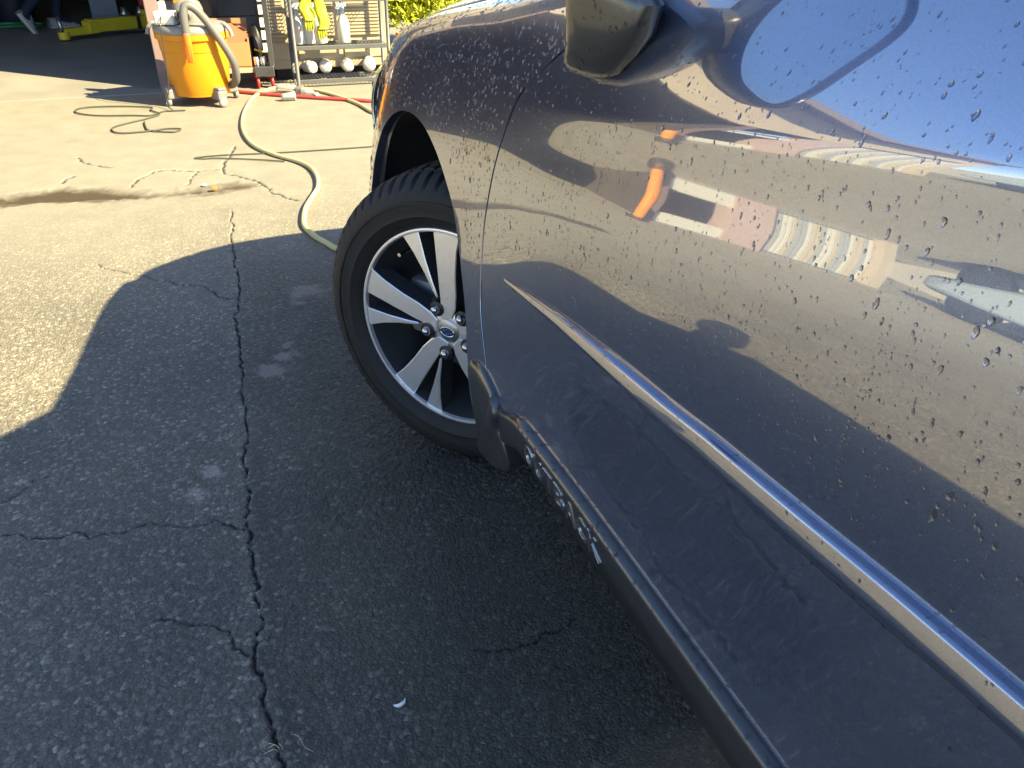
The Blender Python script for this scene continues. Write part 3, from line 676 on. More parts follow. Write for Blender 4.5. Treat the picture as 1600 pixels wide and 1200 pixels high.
# ------------------------------------------------------------------ wheels
def wheel_parts():
    """local: outward is -x, z up, front is +y"""
    D = {}
    D['rim'] = lathe([(.2455, .004), (.2465, -.001), (.2448, -.0045), (.2415, -.0055), (.2380, -.0045), (.2350, .004), (.2300, .018), (.2225, .045), (.214, .075), (.205, .10), (.203, .17), (.225, .20), (.243, .205)], 96, 'x')
    # tyre with shoulder blocks and ribs
    prof = [(.238, .012), (.2455, .002), (.252, -.006), (.262, -.014), (.274, -.020), (.2745, -.0205), (.278, -.0192), (.290, -.0215), (.302, -.0212), (.3025, -.0232), (.308, -.0228), (.3085, -.0205), (.322, -.0165), (.333, -.0105),
            (.342, -.003), (.3505, .008), (.3565, .021), (.360, .037), (.3615, .0405), (.3615, .0475), (.362, .050), (.3625, .078), (.3625, .080), (.3625, .088), (.3625, .090), (.3625, .118), (.3625, .120), (.3625, .128), (.362, .130), (.3615, .160), (.3605, .163), (.357, .185), (.348, .200), (.33, .212), (.29, .222), (.25, .212), (.238, .198)]
    n = 66 * 5; P = np.zeros((n, len(prof), 3)); t = np.linspace(0, 2 * np.pi, n, endpoint=False)
    for j, (r, h) in enumerate(prof):
        rr = np.full(n, r)
        ph = np.arange(n) % 5
        if r > .330 and h < .04 and h > -.012: rr = np.where(ph == 0, r - .009 * min(1, (r - .328) / .012), np.where((np.arange(n) // 5 % 2 == 0) & (r < .352), r - .002, r))
        if r > .338 and h > .163: rr = np.where(ph == 0, r - .0065, r)
        if j in (18, 19, 22, 23, 26, 27): rr = np.full(n, r - .008)
        if j in (20, 21): rr = np.where((np.arange(n) + 1) % 5 == 0, r - .006, r)
        if j in (24, 25): rr = np.where((np.arange(n) + 3) % 5 == 0, r - .006, r)
        if j in (28, 29): rr = np.where((np.arange(n) + 2) % 5 == 0, r - .006, r)
        if 9 <= j <= 10: hx0 = np.where((np.arange(n) * 7 // 11) % 9 < 4, -.0011, 0.)
        else: hx0 = 0.
        hx = h + hx0 - (.0016 * np.where((np.arange(n) // 5) % 2 == 0, 1, 0) if .333 < r < .3515 and h < .02 else 0)
        P[:, j] = np.stack([np.full(n, 1.) * hx, rr * np.cos(t), rr * np.sin(t)], 1)
    D['tyre'] = grid(P, closeu=True)
    def W2(a, b, x): return (x, -a, b)
    def face(poly, x0, x1, bev=.0022, dish=None):
        # outline polygon -> bevelled solid; returns V,F,material index (0 machined front, 1 dark sides)
        Pn = np.array(poly); n = len(Pn); c = Pn.mean(0)
        area = .5 * np.sum(Pn[:, 0] * np.roll(Pn[:, 1], -1) - np.roll(Pn[:, 0], -1) * Pn[:, 1])
        if area < 0: Pn = Pn[::-1]
        e = np.roll(Pn, -1, 0) - Pn; e /= np.linalg.norm(e, axis=1)[:, None]; nn = np.stack([-e[:, 1], e[:, 0]], 1); vn = nn + np.roll(nn, 1, 0); vn /= np.linalg.norm(vn, axis=1)[:, None] + 1e-9
        I = Pn + vn * bev; O = Pn - vn * .004
        d = (lambda p: dish(np.hypot(*p))) if dish else (lambda p: 0)
        V = [W2(*p, x0 + d(p)) for p in I] + [W2(*p, x0 + bev * .8 + d(p)) for p in Pn] + [W2(*p, x1) for p in O]
        F = [list(range(n))] + [[i, n + i, n + (i + 1) % n, (i + 1) % n] for i in range(n)] + [[n + i, 2 * n + i, 2 * n + (i + 1) % n, n + (i + 1) % n] for i in range(n)]
        return V, F, [0] + [0] * n + [1] * n
    def rnd(poly, k=3): return catmull(poly, k, closed=True)
    dish = lambda r: .004 - .010 * (r / .23) + .010 * (r / .23) ** 2
    sp = []
    wide = [(.2240, -.090), (.2330, -.058), (.2385, -.023), (.165, -.0125), (.104, -.003), (.078, .001), (.062, .006), (.048, .019), (.030, .012), (.030, -.018), (.050, -.033), (.085, -.046), (.130, -.056), (.185, -.073)]
    thin = [(.2392, .019), (.2375, .034), (.2310, .066), (.190, .0460), (.140, .0275), (.102, .0175), (.086, .0125), (.0815, .0075), (.086, .0060), (.115, .0105), (.170, .0160)]
    for k in range(5):
        al = R(104 + 72 * k); c, s = math.cos(al), math.sin(al)
        rot = lambda p: [(e * c - t_ * s, e * s + t_ * c) for e, t_ in p]
        a = face(rot(wide), -.0045, .045, dish=dish); b = face(rot(thin), -.0045, .045, dish=dish)
        V, F = merge((a[0], a[1]), (b[0], b[1])); sp.append((V, F, a[2] + b[2]))
    D['spokes'] = sp
    D['hub'] = lathe([(.0, .0), (.0305, .0), (.0315, .001), (.040, .0015), (.047, .004), (.050, .012), (.052, .04)], 48, 'x')
    D['well'] = lathe([(.0, .030), (.082, .030), (.086, .036), (.088, .06)], 40, 'x')
    D['cap'] = lathe([(.0, -.0055), (.012, -.0052), (.024, -.0035), (.0285, -.001), (.0295, .003)], 40, 'x')
    D['disc'] = lathe([(.0, .075), (.09, .075), (.092, .088), (.148, .088), (.150, .09), (.150, .11), (.09, .112)], 48, 'x')
    return D
WP = wheel_parts(); _wm = {}
EMB = mat('emblem_blue', (.02, .035, .10), .2, coat=1.)
def wheel(loc, rz, mirror=False, detail=True):
    global _wm
    key = 'done'
    def mk(nm, VF, m, mi=None, smooth=True, sharp=35):
        if nm in _wm:
            o = bpy.data.objects.new(nm.split('#')[0], _wm[nm]); C.objects.link(o); return o
        o = mesh(nm.split('#')[0], VF[0], VF[1], m, None, smooth=smooth, mi=mi, sharp=sharp); bmh = bmesh.new(); bmh.from_mesh(o.data); bmesh.ops.recalc_face_normals(bmh, faces=bmh.faces[:]); bmh.to_mesh(o.data); bmh.free(); o.data.set_sharp_from_angle(angle=R(sharp)); _wm[nm] = o.data; return o
    nf = 96 * 12
    w = mk('wheel', WP['rim'], [MACH, RIMDARK], mi=[0 if (i % 12) < 5 else 1 for i in range(nf)])
    w.parent = CAR; w.location = Vector(loc) - CAR.location; w.rotation_euler[2] = rz + (math.pi if mirror else 0)
    kids = [mk('tyre', WP['tyre'], RUBBER, sharp=32)]
    for i, (V, F, mi) in enumerate(WP['spokes']): kids.append(mk('spoke#%d' % i, (V, F), [MACH, RIMDARK], mi=mi, sharp=30))
    kids.append(mk('hub', WP['hub'], MACH)); kids.append(mk('lug_recess', WP['well'], RIMDARK)); kids.append(mk('center_cap', WP['cap'], mat('cap_grey', (.35, .36, .38), .3, .9)))
    kids.append(mk('brake_disc', WP['disc'], mat('disc_iron', (.16, .15, .15), .45, .8, noise=.2)))
    kids.append(mk('brake_caliper', box(.062, .125, .075, .155, -.07, .075, .012), mat('caliper_grey', (.20, .20, .20), .5, .3)))
    for k in range(5):
        a = R(120 + 72 * k); cy_, cz_ = -.0585 * math.cos(a), .0585 * math.sin(a)
        V, F = lathe([(.0, -.019), (.005, -.0185), (.0085, -.016), (.0105, -.012), (.0115, -.006), (.0125, .0)], 12, 'x'); V = [(x, y + cy_, z + cz_) for x, y, z in V]
        V2, F2 = lathe([(.0, -.0052), (.0165, -.0052), (.0185, -.0045), (.019, .03)], 18, 'x'); kids.append(mk('lug_shade_disc#%d' % k, ([(x, y + cy_, z + cz_) for x, y, z in V2], F2), mat('pocket_shade', (.012, .012, .013), .4)))  # black discs proud of the spokes paint in the dark of recesses
        kids.append(mk('lug_nut#%d' % k, (V, F), mat('nut_steel', (.5, .5, .52), .22, 1.)))
    # emblem: dark blue oval with a bright rim and stars
    th = np.linspace(0, 2 * np.pi, 40, endpoint=False); ov = [(.0185 * math.cos(q), .0115 * math.sin(q)) for q in th]
    V, F = prism(ov, -.0012, lambda a, b, c: (-.0048 + c, -a, b)); kids.append(mk('emblem', (V, F), EMB, smooth=False))
    ring = tube([(-.0060, -.0185 * math.cos(q), .0115 * math.sin(q)) for q in list(th) + [th[0], th[1]]], .0009, 6, cap=False); st = []
    def star(cx, cz, r):
        p = [(cx + (r if i % 2 == 0 else r * .36) * math.cos(i * math.pi / 4 + .2), cz + (r if i % 2 == 0 else r * .36) * math.sin(i * math.pi / 4 + .2)) for i in range(8)]
        return prism(p, -.0009, lambda a, b, c: (-.0060 + c, -a, b))
    st = [star(-.0095, .002, .0052), star(-.001, .0055, .0034), star(.0075, .0055, .0034), star(.0105, -.001, .0034), star(.003, -.0035, .0034), star(-.003, -.006, .0030)]
    V, F = merge(ring, *st); kids.append(mk('emblem_stars', (V, F), CHROME, smooth=False))
    V, F = lathe([(.0, .0), (.0045, .0), (.005, .004), (.004, .02), (.004, .04)], 10, 'x'); a = R(135); V = [(x * 1.2 + .02, y - .208 * math.cos(a), z + .208 * math.sin(a)) for x, y, z in V]
    kids.append(mk('valve', (V, F), CHROME))
    for k_ in kids: k_.parent = w
    return w
wheel((.030, 0.0, .362), R(38.06))
wheel((CW - .06, AX + .02, .362), R(33), True)
wheel((.035, AX - 2.745, .362), 0); wheel((CW - .035, AX - 2.745, .362), 0, True)

# ------------------------------------------------------------------ water drops
def drops(name, pts, nrm, rad, parent, elong=None, world=True):
    """flattened domes standing on a surface"""
    rings = [(1.0, 0.0), (.95, .15), (.76, .32), (.42, .43)]; seg = 8; V = []; F = []
    a = np.linspace(0, 2 * np.pi, seg, endpoint=False)
    for i in range(len(pts)):
        n = nrm[i]; r = rad[i]; dn = np.array([0, 0, -1.]); dn = dn - n * (dn @ n); L = np.linalg.norm(dn); dn = dn / L if L > .05 else np.cross(n, (1, 0, 0)); sd_ = np.cross(n, dn)
        e = elong[i] if elong is not None else 1.; b = len(V); wob = 1 + .13 * rng.normal(size=seg)
        for q, h in rings:
            for j in range(seg):
                ca, sa = math.cos(a[j]), math.sin(a[j])
                d = q * r * wob[j]; V.append(pts[i] + dn * (d * ca * e * (1 + .15 * (ca > 0)) + h * r * .22) + sd_ * d * sa + n * (h * r * 1.0 - .0002))
        V.append(pts[i] + n * r * .46 + dn * r * .2); t = len(V) - 1
        for k in range(3):
            for j in range(seg): F.append([b + k * seg + j, b + k * seg + (j + 1) % seg, b + (k + 1) * seg + (j + 1) % seg, b + (k + 1) * seg + j])
        for j in range(seg): F.append([b + 3 * seg + j, b + 3 * seg + (j + 1) % seg, t])
    if not V: return
    o = mesh(name, np.array(V), F, WATER, parent, smooth=True, world=world)
    bmh = bmesh.new(); bmh.from_mesh(o.data); bmesh.ops.recalc_face_normals(bmh, faces=bmh.faces[:]); bmh.to_mesh(o.data); bmh.free()
    o['kind'] = 'stuff'; return o
def scatter(n, yr, sr, keep, rmu, rsig, rmax):
    Y = rng.uniform(*yr, n * 4); Q = rng.uniform(*sr, n * 4); den = np.array([keep(y, s) for y, s in zip(Y, Q)])
    den *= .35 + 1.3 * (vnoise(Y * 14, Q * 14, 31) ** 1.5)
    k = rng.uniform(size=n * 4) < den; Y = Y[k][:n]; Q = Q[k][:n]; r = np.clip(np.exp(rng.normal(math.log(rmu), rsig, len(Y))), .0005, rmax)
    return Y, Q, r
def moulded(y, s):
    p = Pt(y, s); zt = np.interp(-y, -MT[:, 0], MT[:, 1]) + .004; zb = np.interp(-y, -MB[:, 0], MB[:, 1]) - .004
    return (zb < p[2] < zt) and y < -.40
def kd(y, s):
    if y > yfront(s) - .006: return 0
    if moulded(y, s): return 0
    return .95 if s > .80 else .6
Y, Q, r = scatter(5200, (-1.58, -.30), (.47, 1.21), kd, .00088, .42, .0024)
r = r * np.where(Q < .8, .7, 1.) * (1 + .12 * sstep(-Y, .8, 1.3))
drops('water_drops', Pt(Y, Q), Nrm(Y, Q), r, LEFT['front_door'], 1 + np.abs(rng.normal(size=len(Y))) * .45)
# rows of tiny drops left by runs
RY = []; RS = []
for _ in range(46):
    y = rng.uniform(-1.5, -.36); s = rng.uniform(.86, 1.1)
    for k in range(rng.integers(6, 26)):
        s -= rng.uniform(.003, .012); y += rng.normal() * .0007
        if s < .78 or y > yfront(s) - .006 or moulded(y, s): break
        RY.append(y); RS.append(s)
RY = np.array(RY); RS = np.array(RS); drops('run_drops', Pt(RY, RS), Nrm(RY, RS), np.exp(rng.normal(math.log(.0009), .3, len(RY))), LEFT['front_door'], np.full(len(RY), 1.5))
def kf(y, s):
    p = Pt(y, s)
    if y < yfront(min(s, 1.19)) + .008 or math.hypot(y - AX, p[2] - .37) < .455 or s > 1.25: return 0
    return 1 if s > 1.0 else .55
Y, Q, r = scatter(2600, (-.5, .6), (.5, 1.25), kf, .00135, .42, .0032)
drops('water_drops', Pt(Y, Q), Nrm(Y, Q), r, LEFT['fender'], 1 + np.abs(rng.normal(size=len(Y))) * .4)
def on_mesh(obj, n, test, rmu, rs, rmax, name='water_drops', offset=(0, 0, 0)):
    me = obj.data; w = Vector((0, 0, 0)); base = np.array(wloc(obj)); pts = []; nn = []
    fs = [p for p in me.polygons if test(p.center, p.normal)]; ar = np.array([p.area for p in fs]); 
    if not len(fs): return
    ix = rng.choice(len(fs), n, p=ar / ar.sum())
    for i in ix:
        p = fs[i]; vs = [np.array(me.vertices[v].co) for v in p.vertices][:4]; a, b = rng.uniform(size=2)
        if len(vs) == 4: q = (vs[0] * (1 - a) + vs[1] * a) * (1 - b) + (vs[3] * (1 - a) + vs[2] * a) * b
        else: q = vs[0] + (vs[1] - vs[0]) * a * .5 + (vs[2] - vs[0]) * b * .5
        pts.append(q + base); nn.append(np.array(p.normal))
    drops(name, np.array(pts), np.array(nn), np.clip(np.exp(rng.normal(math.log(rmu), rs, n)), .0005, rmax), obj, 1 + np.abs(rng.normal(size=n)) * .4)
bx_ = np.array(CAR.location)
on_mesh(BON, 700, lambda c, n: c[0] + bx_[0] < .45 and n[2] > .5, .0013, .4, .003)
on_mesh(CL, 170, lambda c, n: -1.4 < c[1] + bx_[1] and n[0] < 0 and n[2] > .45, .0013, .5, .003)
for o in list(CAR.children):
    if o.name == 'mirror_neck': on_mesh(o, 240, lambda c, n: n[0] < .3 and c[2] < 1.17, .0012, .45, .0028)
    if o.name == 'mirror_housing': on_mesh(o, 160, lambda c, n: n[1] < .5, .0013, .4, .003)
for o in LEFT['front_door'].children:
    if o.name.startswith('door_moulding'): on_mesh(o, 130, lambda c, n: n[0] < 0, .0011, .4, .0026)
WH = [o for o in CAR.children if o.name == 'wheel'][0]
for o in list(WH.children):
    if o.name.startswith('spoke'):
        fs = [p for p in o.data.polygons if p.normal.x < -.9 and p.area > 1e-4]; pts = []
        for p in fs:
            vs = np.array([o.data.vertices[v].co[:] for v in p.vertices]); c_ = vs.mean(0)
            for _ in range(26):
                a, b = rng.integers(len(vs), size=2); w_ = rng.dirichlet((1, 1, 1)); pts.append(w_[0] * c_ + w_[1] * (c_ + (vs[a] - c_) * .85) + w_[2] * (c_ + (vs[b] - c_) * .85) - np.array([.0004, 0, 0]))
        if pts: drops('water_drops', np.array(pts), np.tile([-1., 0, 0], (len(pts), 1)), np.exp(rng.normal(math.log(.0009), .35, len(pts))), o, None, world=False)
MUD = mat('dry_mud', (.46, .28, .11), .9, noise=.3, nscale=300)
def specks(name, cy, cz, ry, rz, n, parent):
    y = cy + rng.normal(size=n) * ry; z = cz + rng.normal(size=n) * rz; q = s_of(y, z); keep = y > yfront(np.minimum(q, 1.19)) + .004; y = y[keep]; q = q[keep]
    global WATER
    w = WATER; WATER = MUD; drops(name, Pt(y, q), Nrm(y, q), np.exp(rng.normal(math.log(.0011), .45, len(y))), parent, 1 + .3 * np.abs(rng.normal(size=len(y)))); WATER = w
specks('mud_splash', -.145, .835, .008, .014, 30, LEFT['fender']); specks('mud_splash', -.262, .832, .010, .011, 34, LEFT['fender']); specks('mud_splash', -.20, .832, .03, .004, 14, LEFT['fender'])

# ================================================================== THE GARAGE AND ITS SURROUNDINGS
WALLP = mat('painted_wall', (.50, .42, .33), .8, noise=.18, nscale=3, bump=.2, bscale=60)
PINK = mat('pink_wall', (.46, .34, .32), .8, noise=.12, nscale=4)
WHITEP = mat('white_paint', (.60, .59, .56), .6, noise=.08, nscale=6)
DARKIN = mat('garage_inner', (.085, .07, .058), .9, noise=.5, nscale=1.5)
POSTM = mat('brown_post', (.20, .14, .13), .6, noise=.25, nscale=12)
GREYP = mat('grey_plastic', (.155, .15, .14), .5, noise=.1, nscale=20)
SIDING = mat('grey_siding', (.24, .21, .18), .7, noise=.2, nscale=8)
CREAM = mat('cream_metal', (.34, .275, .18), .55, noise=.2, nscale=9)
METAL = mat('galvanised_metal', (.085, .085, .085), .5, .2, noise=.25, nscale=25)
FLOORM = mat('garage_concrete', (.225, .21, .185), .55, noise=.25, nscale=2.5, bump=.1, bscale=50, rvar=.15)

def thing(name, loc, label, cat, rz=0, group=None):
    o = empty(name, loc, rz); tag(o, label, cat, group); return o
def lp(name, VF, m, parent, smooth=False, mi=None, sharp=None): return mesh(name, VF[0], VF[1], m, parent, smooth=smooth, mi=mi, world=False, sharp=sharp)

o = mesh('garage_floor', *box(-7.2, -.52, 4.70, 12.4, -.10, .006), FLOORM); tag(o, kind='structure')
G = thing('garage_building', (-4.5, 8, 0), 'long garage building with open dark service bay and brown posts', 'building')
def gp(name, VF, m, parent=G): return mesh(name, VF[0], VF[1], m, parent)
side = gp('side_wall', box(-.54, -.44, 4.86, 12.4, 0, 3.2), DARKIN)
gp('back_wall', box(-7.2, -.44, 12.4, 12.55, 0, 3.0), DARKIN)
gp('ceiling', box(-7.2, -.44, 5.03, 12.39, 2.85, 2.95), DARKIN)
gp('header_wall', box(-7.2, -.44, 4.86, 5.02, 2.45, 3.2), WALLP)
gp('roof', box(-7.4, 1.4, 4.60, 12.9, 3.202, 3.30), mat('roof_edge', (.25, .2, .17), .7))
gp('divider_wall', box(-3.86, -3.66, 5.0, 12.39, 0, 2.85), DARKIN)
for x in (-.56, -3.82): gp('door_post', box(x, x + .085, 4.80, 4.88, 0, 2.45, .006), POSTM); gp('door_track', box(x + .10, x + .135, 4.79, 4.87, 0, 2.45, .004), POSTM)
gp('pink_pier', box(-5.30, -4.75, 4.85, 5.2, 0, 2.45), PINK)
gp('left_wall', box(-7.2, -7.0, 4.84, 12.4, 0, 2.46), WALLP)
sh_ = gp('roller_shutter', box(-7.0, -5.30, 5.02, 5.06, 0, 2.45), WHITEP)
SLM = [WHITEP, mat('slat_cream', (.50, .44, .34), .6), mat('slat_grey', (.34, .36, .40), .6)]
for k in range(22): mesh('slat', *box(-6.97 + k * .0755, -6.97 + k * .0755 + .058, 4.99, 5.021, .04, 2.42, .006), SLM[(k * 5 + k // 3) % 3], sh_)
gp('bay_sill', box(-4.75, -3.86, 4.9, 5.0, 0, .20), WHITEP); gp('bay_transom', box(-4.75, -3.86, 4.9, 5.0, 1.55, 1.8), WHITEP)
# recessed wall behind the cart: horizontal siding boards
rw = gp('recess_wall', box(-.44, 1.20, 5.60, 5.70, 0, 3.2), SIDING)
for k in range(24):
    V, F = prism([(5.60, 0), (5.575, .004), (5.588, .118), (5.60, .118)], 1.62, lambda a, b, c, k=k: (-.44 + c, a, .02 + k * .12 + b)); mesh('siding_board', V, F, SIDING, rw)

# ribbed cream metal cabinet behind the rack
cab = thing('metal_cabinet', (.70, 5.2, 0), 'cream ribbed metal cabinet standing behind the bottle rack', 'cabinet')
mesh('cabinet_body', *box(.24, 1.16, 4.93, 5.56, .08, 1.9, .01), CREAM, cab); mesh('plinth', *box(.28, 1.12, 4.97, 5.5, 0, .08), DARKVOID, cab)
for x0, x1 in ((.26, .385), (.45, .75), (.80, 1.10)):
    for z0, z1 in ((.15, .27), (.30, 1.05), (1.1, 1.85)):
        pn = mesh('panel', *box(x0, x1, 4.918, 4.932, z0, z1, .004), CREAM, cab)
        if z0 == .15: continue
        for k in range(int((z1 - z0 - .02) / .024)): mesh('rib', *box(x0 + .015, x1 - .015, 4.908, 4.9185, z0 + .012 + k * .024, z0 + .025 + k * .024), CREAM, pn)
mesh('pull', *box(.50, .62, 4.905, 4.918, .215, .228, .003), BLACK, cab)

# rack with bottles
rack = thing('wire_rack', (.72, 4.72, 0), 'grey tube rack holding white spray bottles before the cream cabinet', 'rack')
for x in (.385, 1.075):
    for y in (4.63, 4.83): mesh('post', *cyl((x, y, 0), (x, y, 1.5), .0135, 10), METAL, rack, smooth=True)
for z in (.055, .285, .60, 1.0):
    sh = mesh('shelf', *merge(box(.385, 1.075, 4.622, 4.640, z - .03, z, .003), box(.385, 1.075, 4.822, 4.838, z - .03, z, .003)), METAL, rack)
    for k in range(24): mesh('wire', *cyl((.40 + k * .0286, 4.63, z - .004), (.40 + k * .0286, 4.83, z - .004), .0025, 5), METAL, sh)
PLW = mat('white_plastic', (.48, .47, .43), .4, noise=.05, nscale=8)
def spray(x, y, z, lab, tilt=0., h=.21, col=PLW):
    t = thing('spray_bottle', (x, y, z), lab, 'spray bottle', group='spray bottles on the rack'); t.rotation_euler[1] = tilt
    lp('bottle', lathe([(.0, 0), (.041, 0), (.045, .006), (.045, h * .55), (.041, h * .68), (.024, h * .86), (.016, h * .95), (.014, h)], 20), col, t, True)
    hd = lp('trigger_head', merge(lathe([(.016, h), (.017, h + .02), (.012, h + .03)], 14, cap=True), box(-.045, .03, -.011, .011, h + .03, h + .055, .004)), mat('head_blue', (.30, .38, .48), .4), t)
    lp('trigger', merge(box(-.036, -.028, -.006, .006, h - .02, h + .032)), mat('head_blue'), t)
    return t
spray(.435, 4.72, .287, 'white spray bottle on middle shelf, nearest the left rack post')
spray(.515, 4.73, .287, 'white spray bottle on the shelf beneath the yellow-green gloves, left of two', -.06)
spray(.60, 4.72, .287, 'white spray bottle on the shelf half covered by the yellow-green gloves', -.12)
spray(.765, 4.72, .287, 'white spray bottle standing alone right of the yellow-green gloves')
def jug(x, y, z, lab, rz, s=1.):
    t = thing('white_jug', (x, y, z), lab, 'jug', rz, 'white jugs lying on the bottom shelf')
    lp('jug_body', xf(([(px, -pz, py + .046) for px, py, pz in lathe([(.0, 0), (.036, 0), (.046, .012), (.047, .10), (.040, .13), (.018, .16), (.014, .17)], 18)[0]], lathe([(.0, 0), (.036, 0), (.046, .012), (.047, .10), (.040, .13), (.018, .16), (.014, .17)], 18)[1]), s=s), PLW, t, True)
    lp('jug_cap', ([(px * s, -pz * s, (py + .046) * s) for px, py, pz in lathe([(.017, .165), (.017, .19), (.0, .19)], 12)[0]], lathe([(.017, .165), (.017, .19), (.0, .19)], 12)[1]), PLW, t, True)
jug(.535, 4.83, .056, 'white jug lying on bottom shelf, leftmost of four, turned aside', R(200), .95); jug(.625, 4.82, .056, 'white jug lying on bottom shelf, second from the left', R(172)); jug(.80, 4.82, .056, 'white jug lying on bottom shelf, third from the left', R(178)); jug(.955, 4.80, .056, 'white jug lying on bottom shelf under the right rack post', R(165), 1.1)
# gloves hanging over the upper shelf
GLV = mat('yellow_green_rubber', (.30, .31, .012), .5, noise=.15, nscale=20)
for gx, lab, ln in ((.50, 'yellow-green rubber glove hung over the rack, left of the pair', .17), (.585, 'yellow-green rubber glove hung over the rack, right of the pair', .23)):
    t = thing('rubber_glove', (gx, 4.60, .60), lab, 'glove', group='rubber gloves on the rack')
    rows = []
    for i, v in enumerate(np.linspace(0, 1, 12)):
        w = .026 + .014 * math.sin(v * 2.6) ; th = .010 + .006 * math.sin(v * 3); cx = .018 * math.sin(v * 4 + gx * 30); cz = .03 - v * ln; cy = .012 * math.sin(v * 5) - .006
        rows.append([(cx + w * math.cos(a) * (1 + .2 * math.sin(3 * a + v * 9)), cy + th * math.sin(a), cz) for a in np.linspace(0, 2 * math.pi, 14, endpoint=False)])
    V, F = grid(np.array(rows), closev=True); F += [list(range(14))[::-1], [11 * 14 + i for i in range(14)]]
    lp('palm', (V, F), GLV, t, True)
    for k in range(4): lp('finger', tube(catmull([(-.022 + .015 * k, -.004, .03 - ln + .02), (-.026 + .017 * k, -.008, -ln), (-.024 + .016 * k + .006 * math.sin(k * 3), -.004, -ln - .045 + .006 * abs(k - 1.5))], 5), [.009] * 8 + [.0075, .006, .003], 8), GLV, t, True)
    lp('thumb', tube(catmull([(.02, 0, .03 - ln * .5), (.042, -.004, -ln * .55), (.046, -.004, -ln * .75)], 5), [.009] * 9 + [.008, .004], 8), GLV, t, True)
# small clutter under the rack: a thing each
for i, (x, y, lab) in enumerate([(.285, 4.44, 'clear crushed plastic bottle lying left of the rack behind the red hose'), (.38, 4.30, 'clear plastic bottle lying before the red hose near the rack')]):
    t = thing('plastic_bottle', (x, y, .034), lab, 'bottle', R(-35 - 20 * i), 'bottles on the ground')
    V, F = lathe([(.0, -.09), (.026, -.09), (.033, -.08), (.030, -.02), (.033, .02), (.031, .05), (.014, .085), (.012, .10)], 18); V = [(pz, px * (1 + .12 * math.sin(pz * 60)), py) for px, py, pz in V]
    lp('bottle', (V, F), mat('clear_plastic', (.80, .80, .82), .12, trans=.75, ior=1.3), t, True); V, F = lathe([(.013, .095), (.014, .115), (.0, .115)], 12); lp('cap', ([(pz, px, py) for px, py, pz in V], F), PLW, t, True)
t = thing('white_cup', (.245, 4.22, .03), 'small white paper cup lying in front of the red hose', 'cup', R(10)); V, F = lathe([(.0, -.04), (.022, -.04), (.030, .045), (.032, .046), (.029, .04), (.021, -.036), (.0, -.036)], 16); lp('cup', ([(pz, px, py) for px, py, pz in V], F), PLW, t, True)

# black cart with cardboard box
cart = thing('black_cart', (.05, 4.85, 0), 'low black platform cart on red casters beside the cabinet', 'cart')
mesh('deck', *box(-.22, .20, 4.66, 5.02, .115, .145, .004), mat('plywood', (.36, .27, .17), .7, noise=.2, nscale=10), cart); mesh('deck_frame', *box(.085, .225, 4.645, 5.03, .085, .155, .006), BLACK, cart)
up = mesh('upright', *box(.195, .235, 4.655, 4.70, .15, .95, .005), BLACK, cart)
for k in range(6): mesh('hole_plate', *box(.168, .196, 4.651, 4.656, .25 + k * .082, .31 + k * .082, .002), WHITEP, up)
RED = mat('red_rubber', (.55, .03, .025), .45)
for x, y in ((.105, 4.69), (.205, 4.69), (.105, 4.98), (.205, 4.98), (-.19, 4.98)):
    cs = mesh('caster', *[v for v in (lambda q: ([(a * .5 + x, b + y, c + .042) for a, b, c in q[0]], q[1]))(lathe([(.0, -.018), (.036, -.018), (.041, -.010), (.041, .010), (.036, .018), (.0, .018)], 20, 'x'))], RED, cart, smooth=True)
    mesh('caster_fork', *box(x - .016, x + .016, y - .02, y + .02, .076, .116), BLACK, cs)
bxm = mat('cardboard', (.36, .17, .065), .75, noise=.12, nscale=14); t = thing('cardboard_box', (-.05, 4.80, .146), 'open brown cardboard box on the cart behind the vacuum hose', 'box', R(-6))
lp('box_body', merge(box(-.17, .135, -.12, .12, 0, .015), box(-.17, .135, -.125, -.115, .015, .17), box(-.17, .135, .115, .125, .015, .30), box(-.175, -.165, -.12, .12, .015, .3), box(.13, .14, -.12, .12, .015, .20)), bxm, t)
lp('flap', ([(-.17, -.12, .17), (.135, -.12, .17), (.135, .02, .275), (-.17, .02, .285), (-.17, -.117, .166), (.135, -.117, .166), (.135, .022, .271), (-.17, .022, .281)], [[0, 1, 2, 3], [7, 6, 5, 4], [0, 4, 5, 1], [1, 5, 6, 2], [2, 6, 7, 3], [3, 7, 4, 0]]), mat('box_flap_shade', (.26, .085, .035), .75, noise=.12, nscale=14), t)  # same cardboard, with the flap's shade painted in as darker brown
t = thing('black_bag', (.145, 4.86, .156), 'slumped black bag on the cart between the box and the upright', 'bag')
rows = []
for v in np.linspace(0, 1, 12):
    rr = .055 * math.sin(math.pi * (v * .86 + .12)) ** .6
    rows.append([(rr * math.cos(a) * (.8 + .15 * math.sin(3 * a + 5 * v)), rr * 1.6 * math.sin(a) * (1 + .12 * math.sin(4 * a + 7 * v)), v * .26) for a in np.linspace(0, 2 * math.pi, 18, endpoint=False)])
V, F = grid(np.array(rows), closev=True); F += [list(range(18))[::-1], [11 * 18 + i for i in range(18)]]; lp('sack', (V, F), mat('black_nylon', (.012, .012, .014), .5), t, True)
lp('yellow_strap', tube([(-.03, -.10, .10), (.0, -.105, .09), (.03, -.10, .08)], .006, 8), mat('yellow_strap', (.6, .45, .02), .5), t)
for dx, lab in ((0., 'shiny silver can at the foot of the black bag on the cart, left one'), (.045, 'shiny silver can at the foot of the black bag on the cart, right one')):
    t = thing('silver_can', (.115 + dx, 4.705, .156), lab, 'can', group='cans on the cart'); lp('can', lathe([(.0, 0), (.018, 0), (.020, .004), (.020, .05), (.014, .06), (.0, .06)], 16), CHROME, t, True)
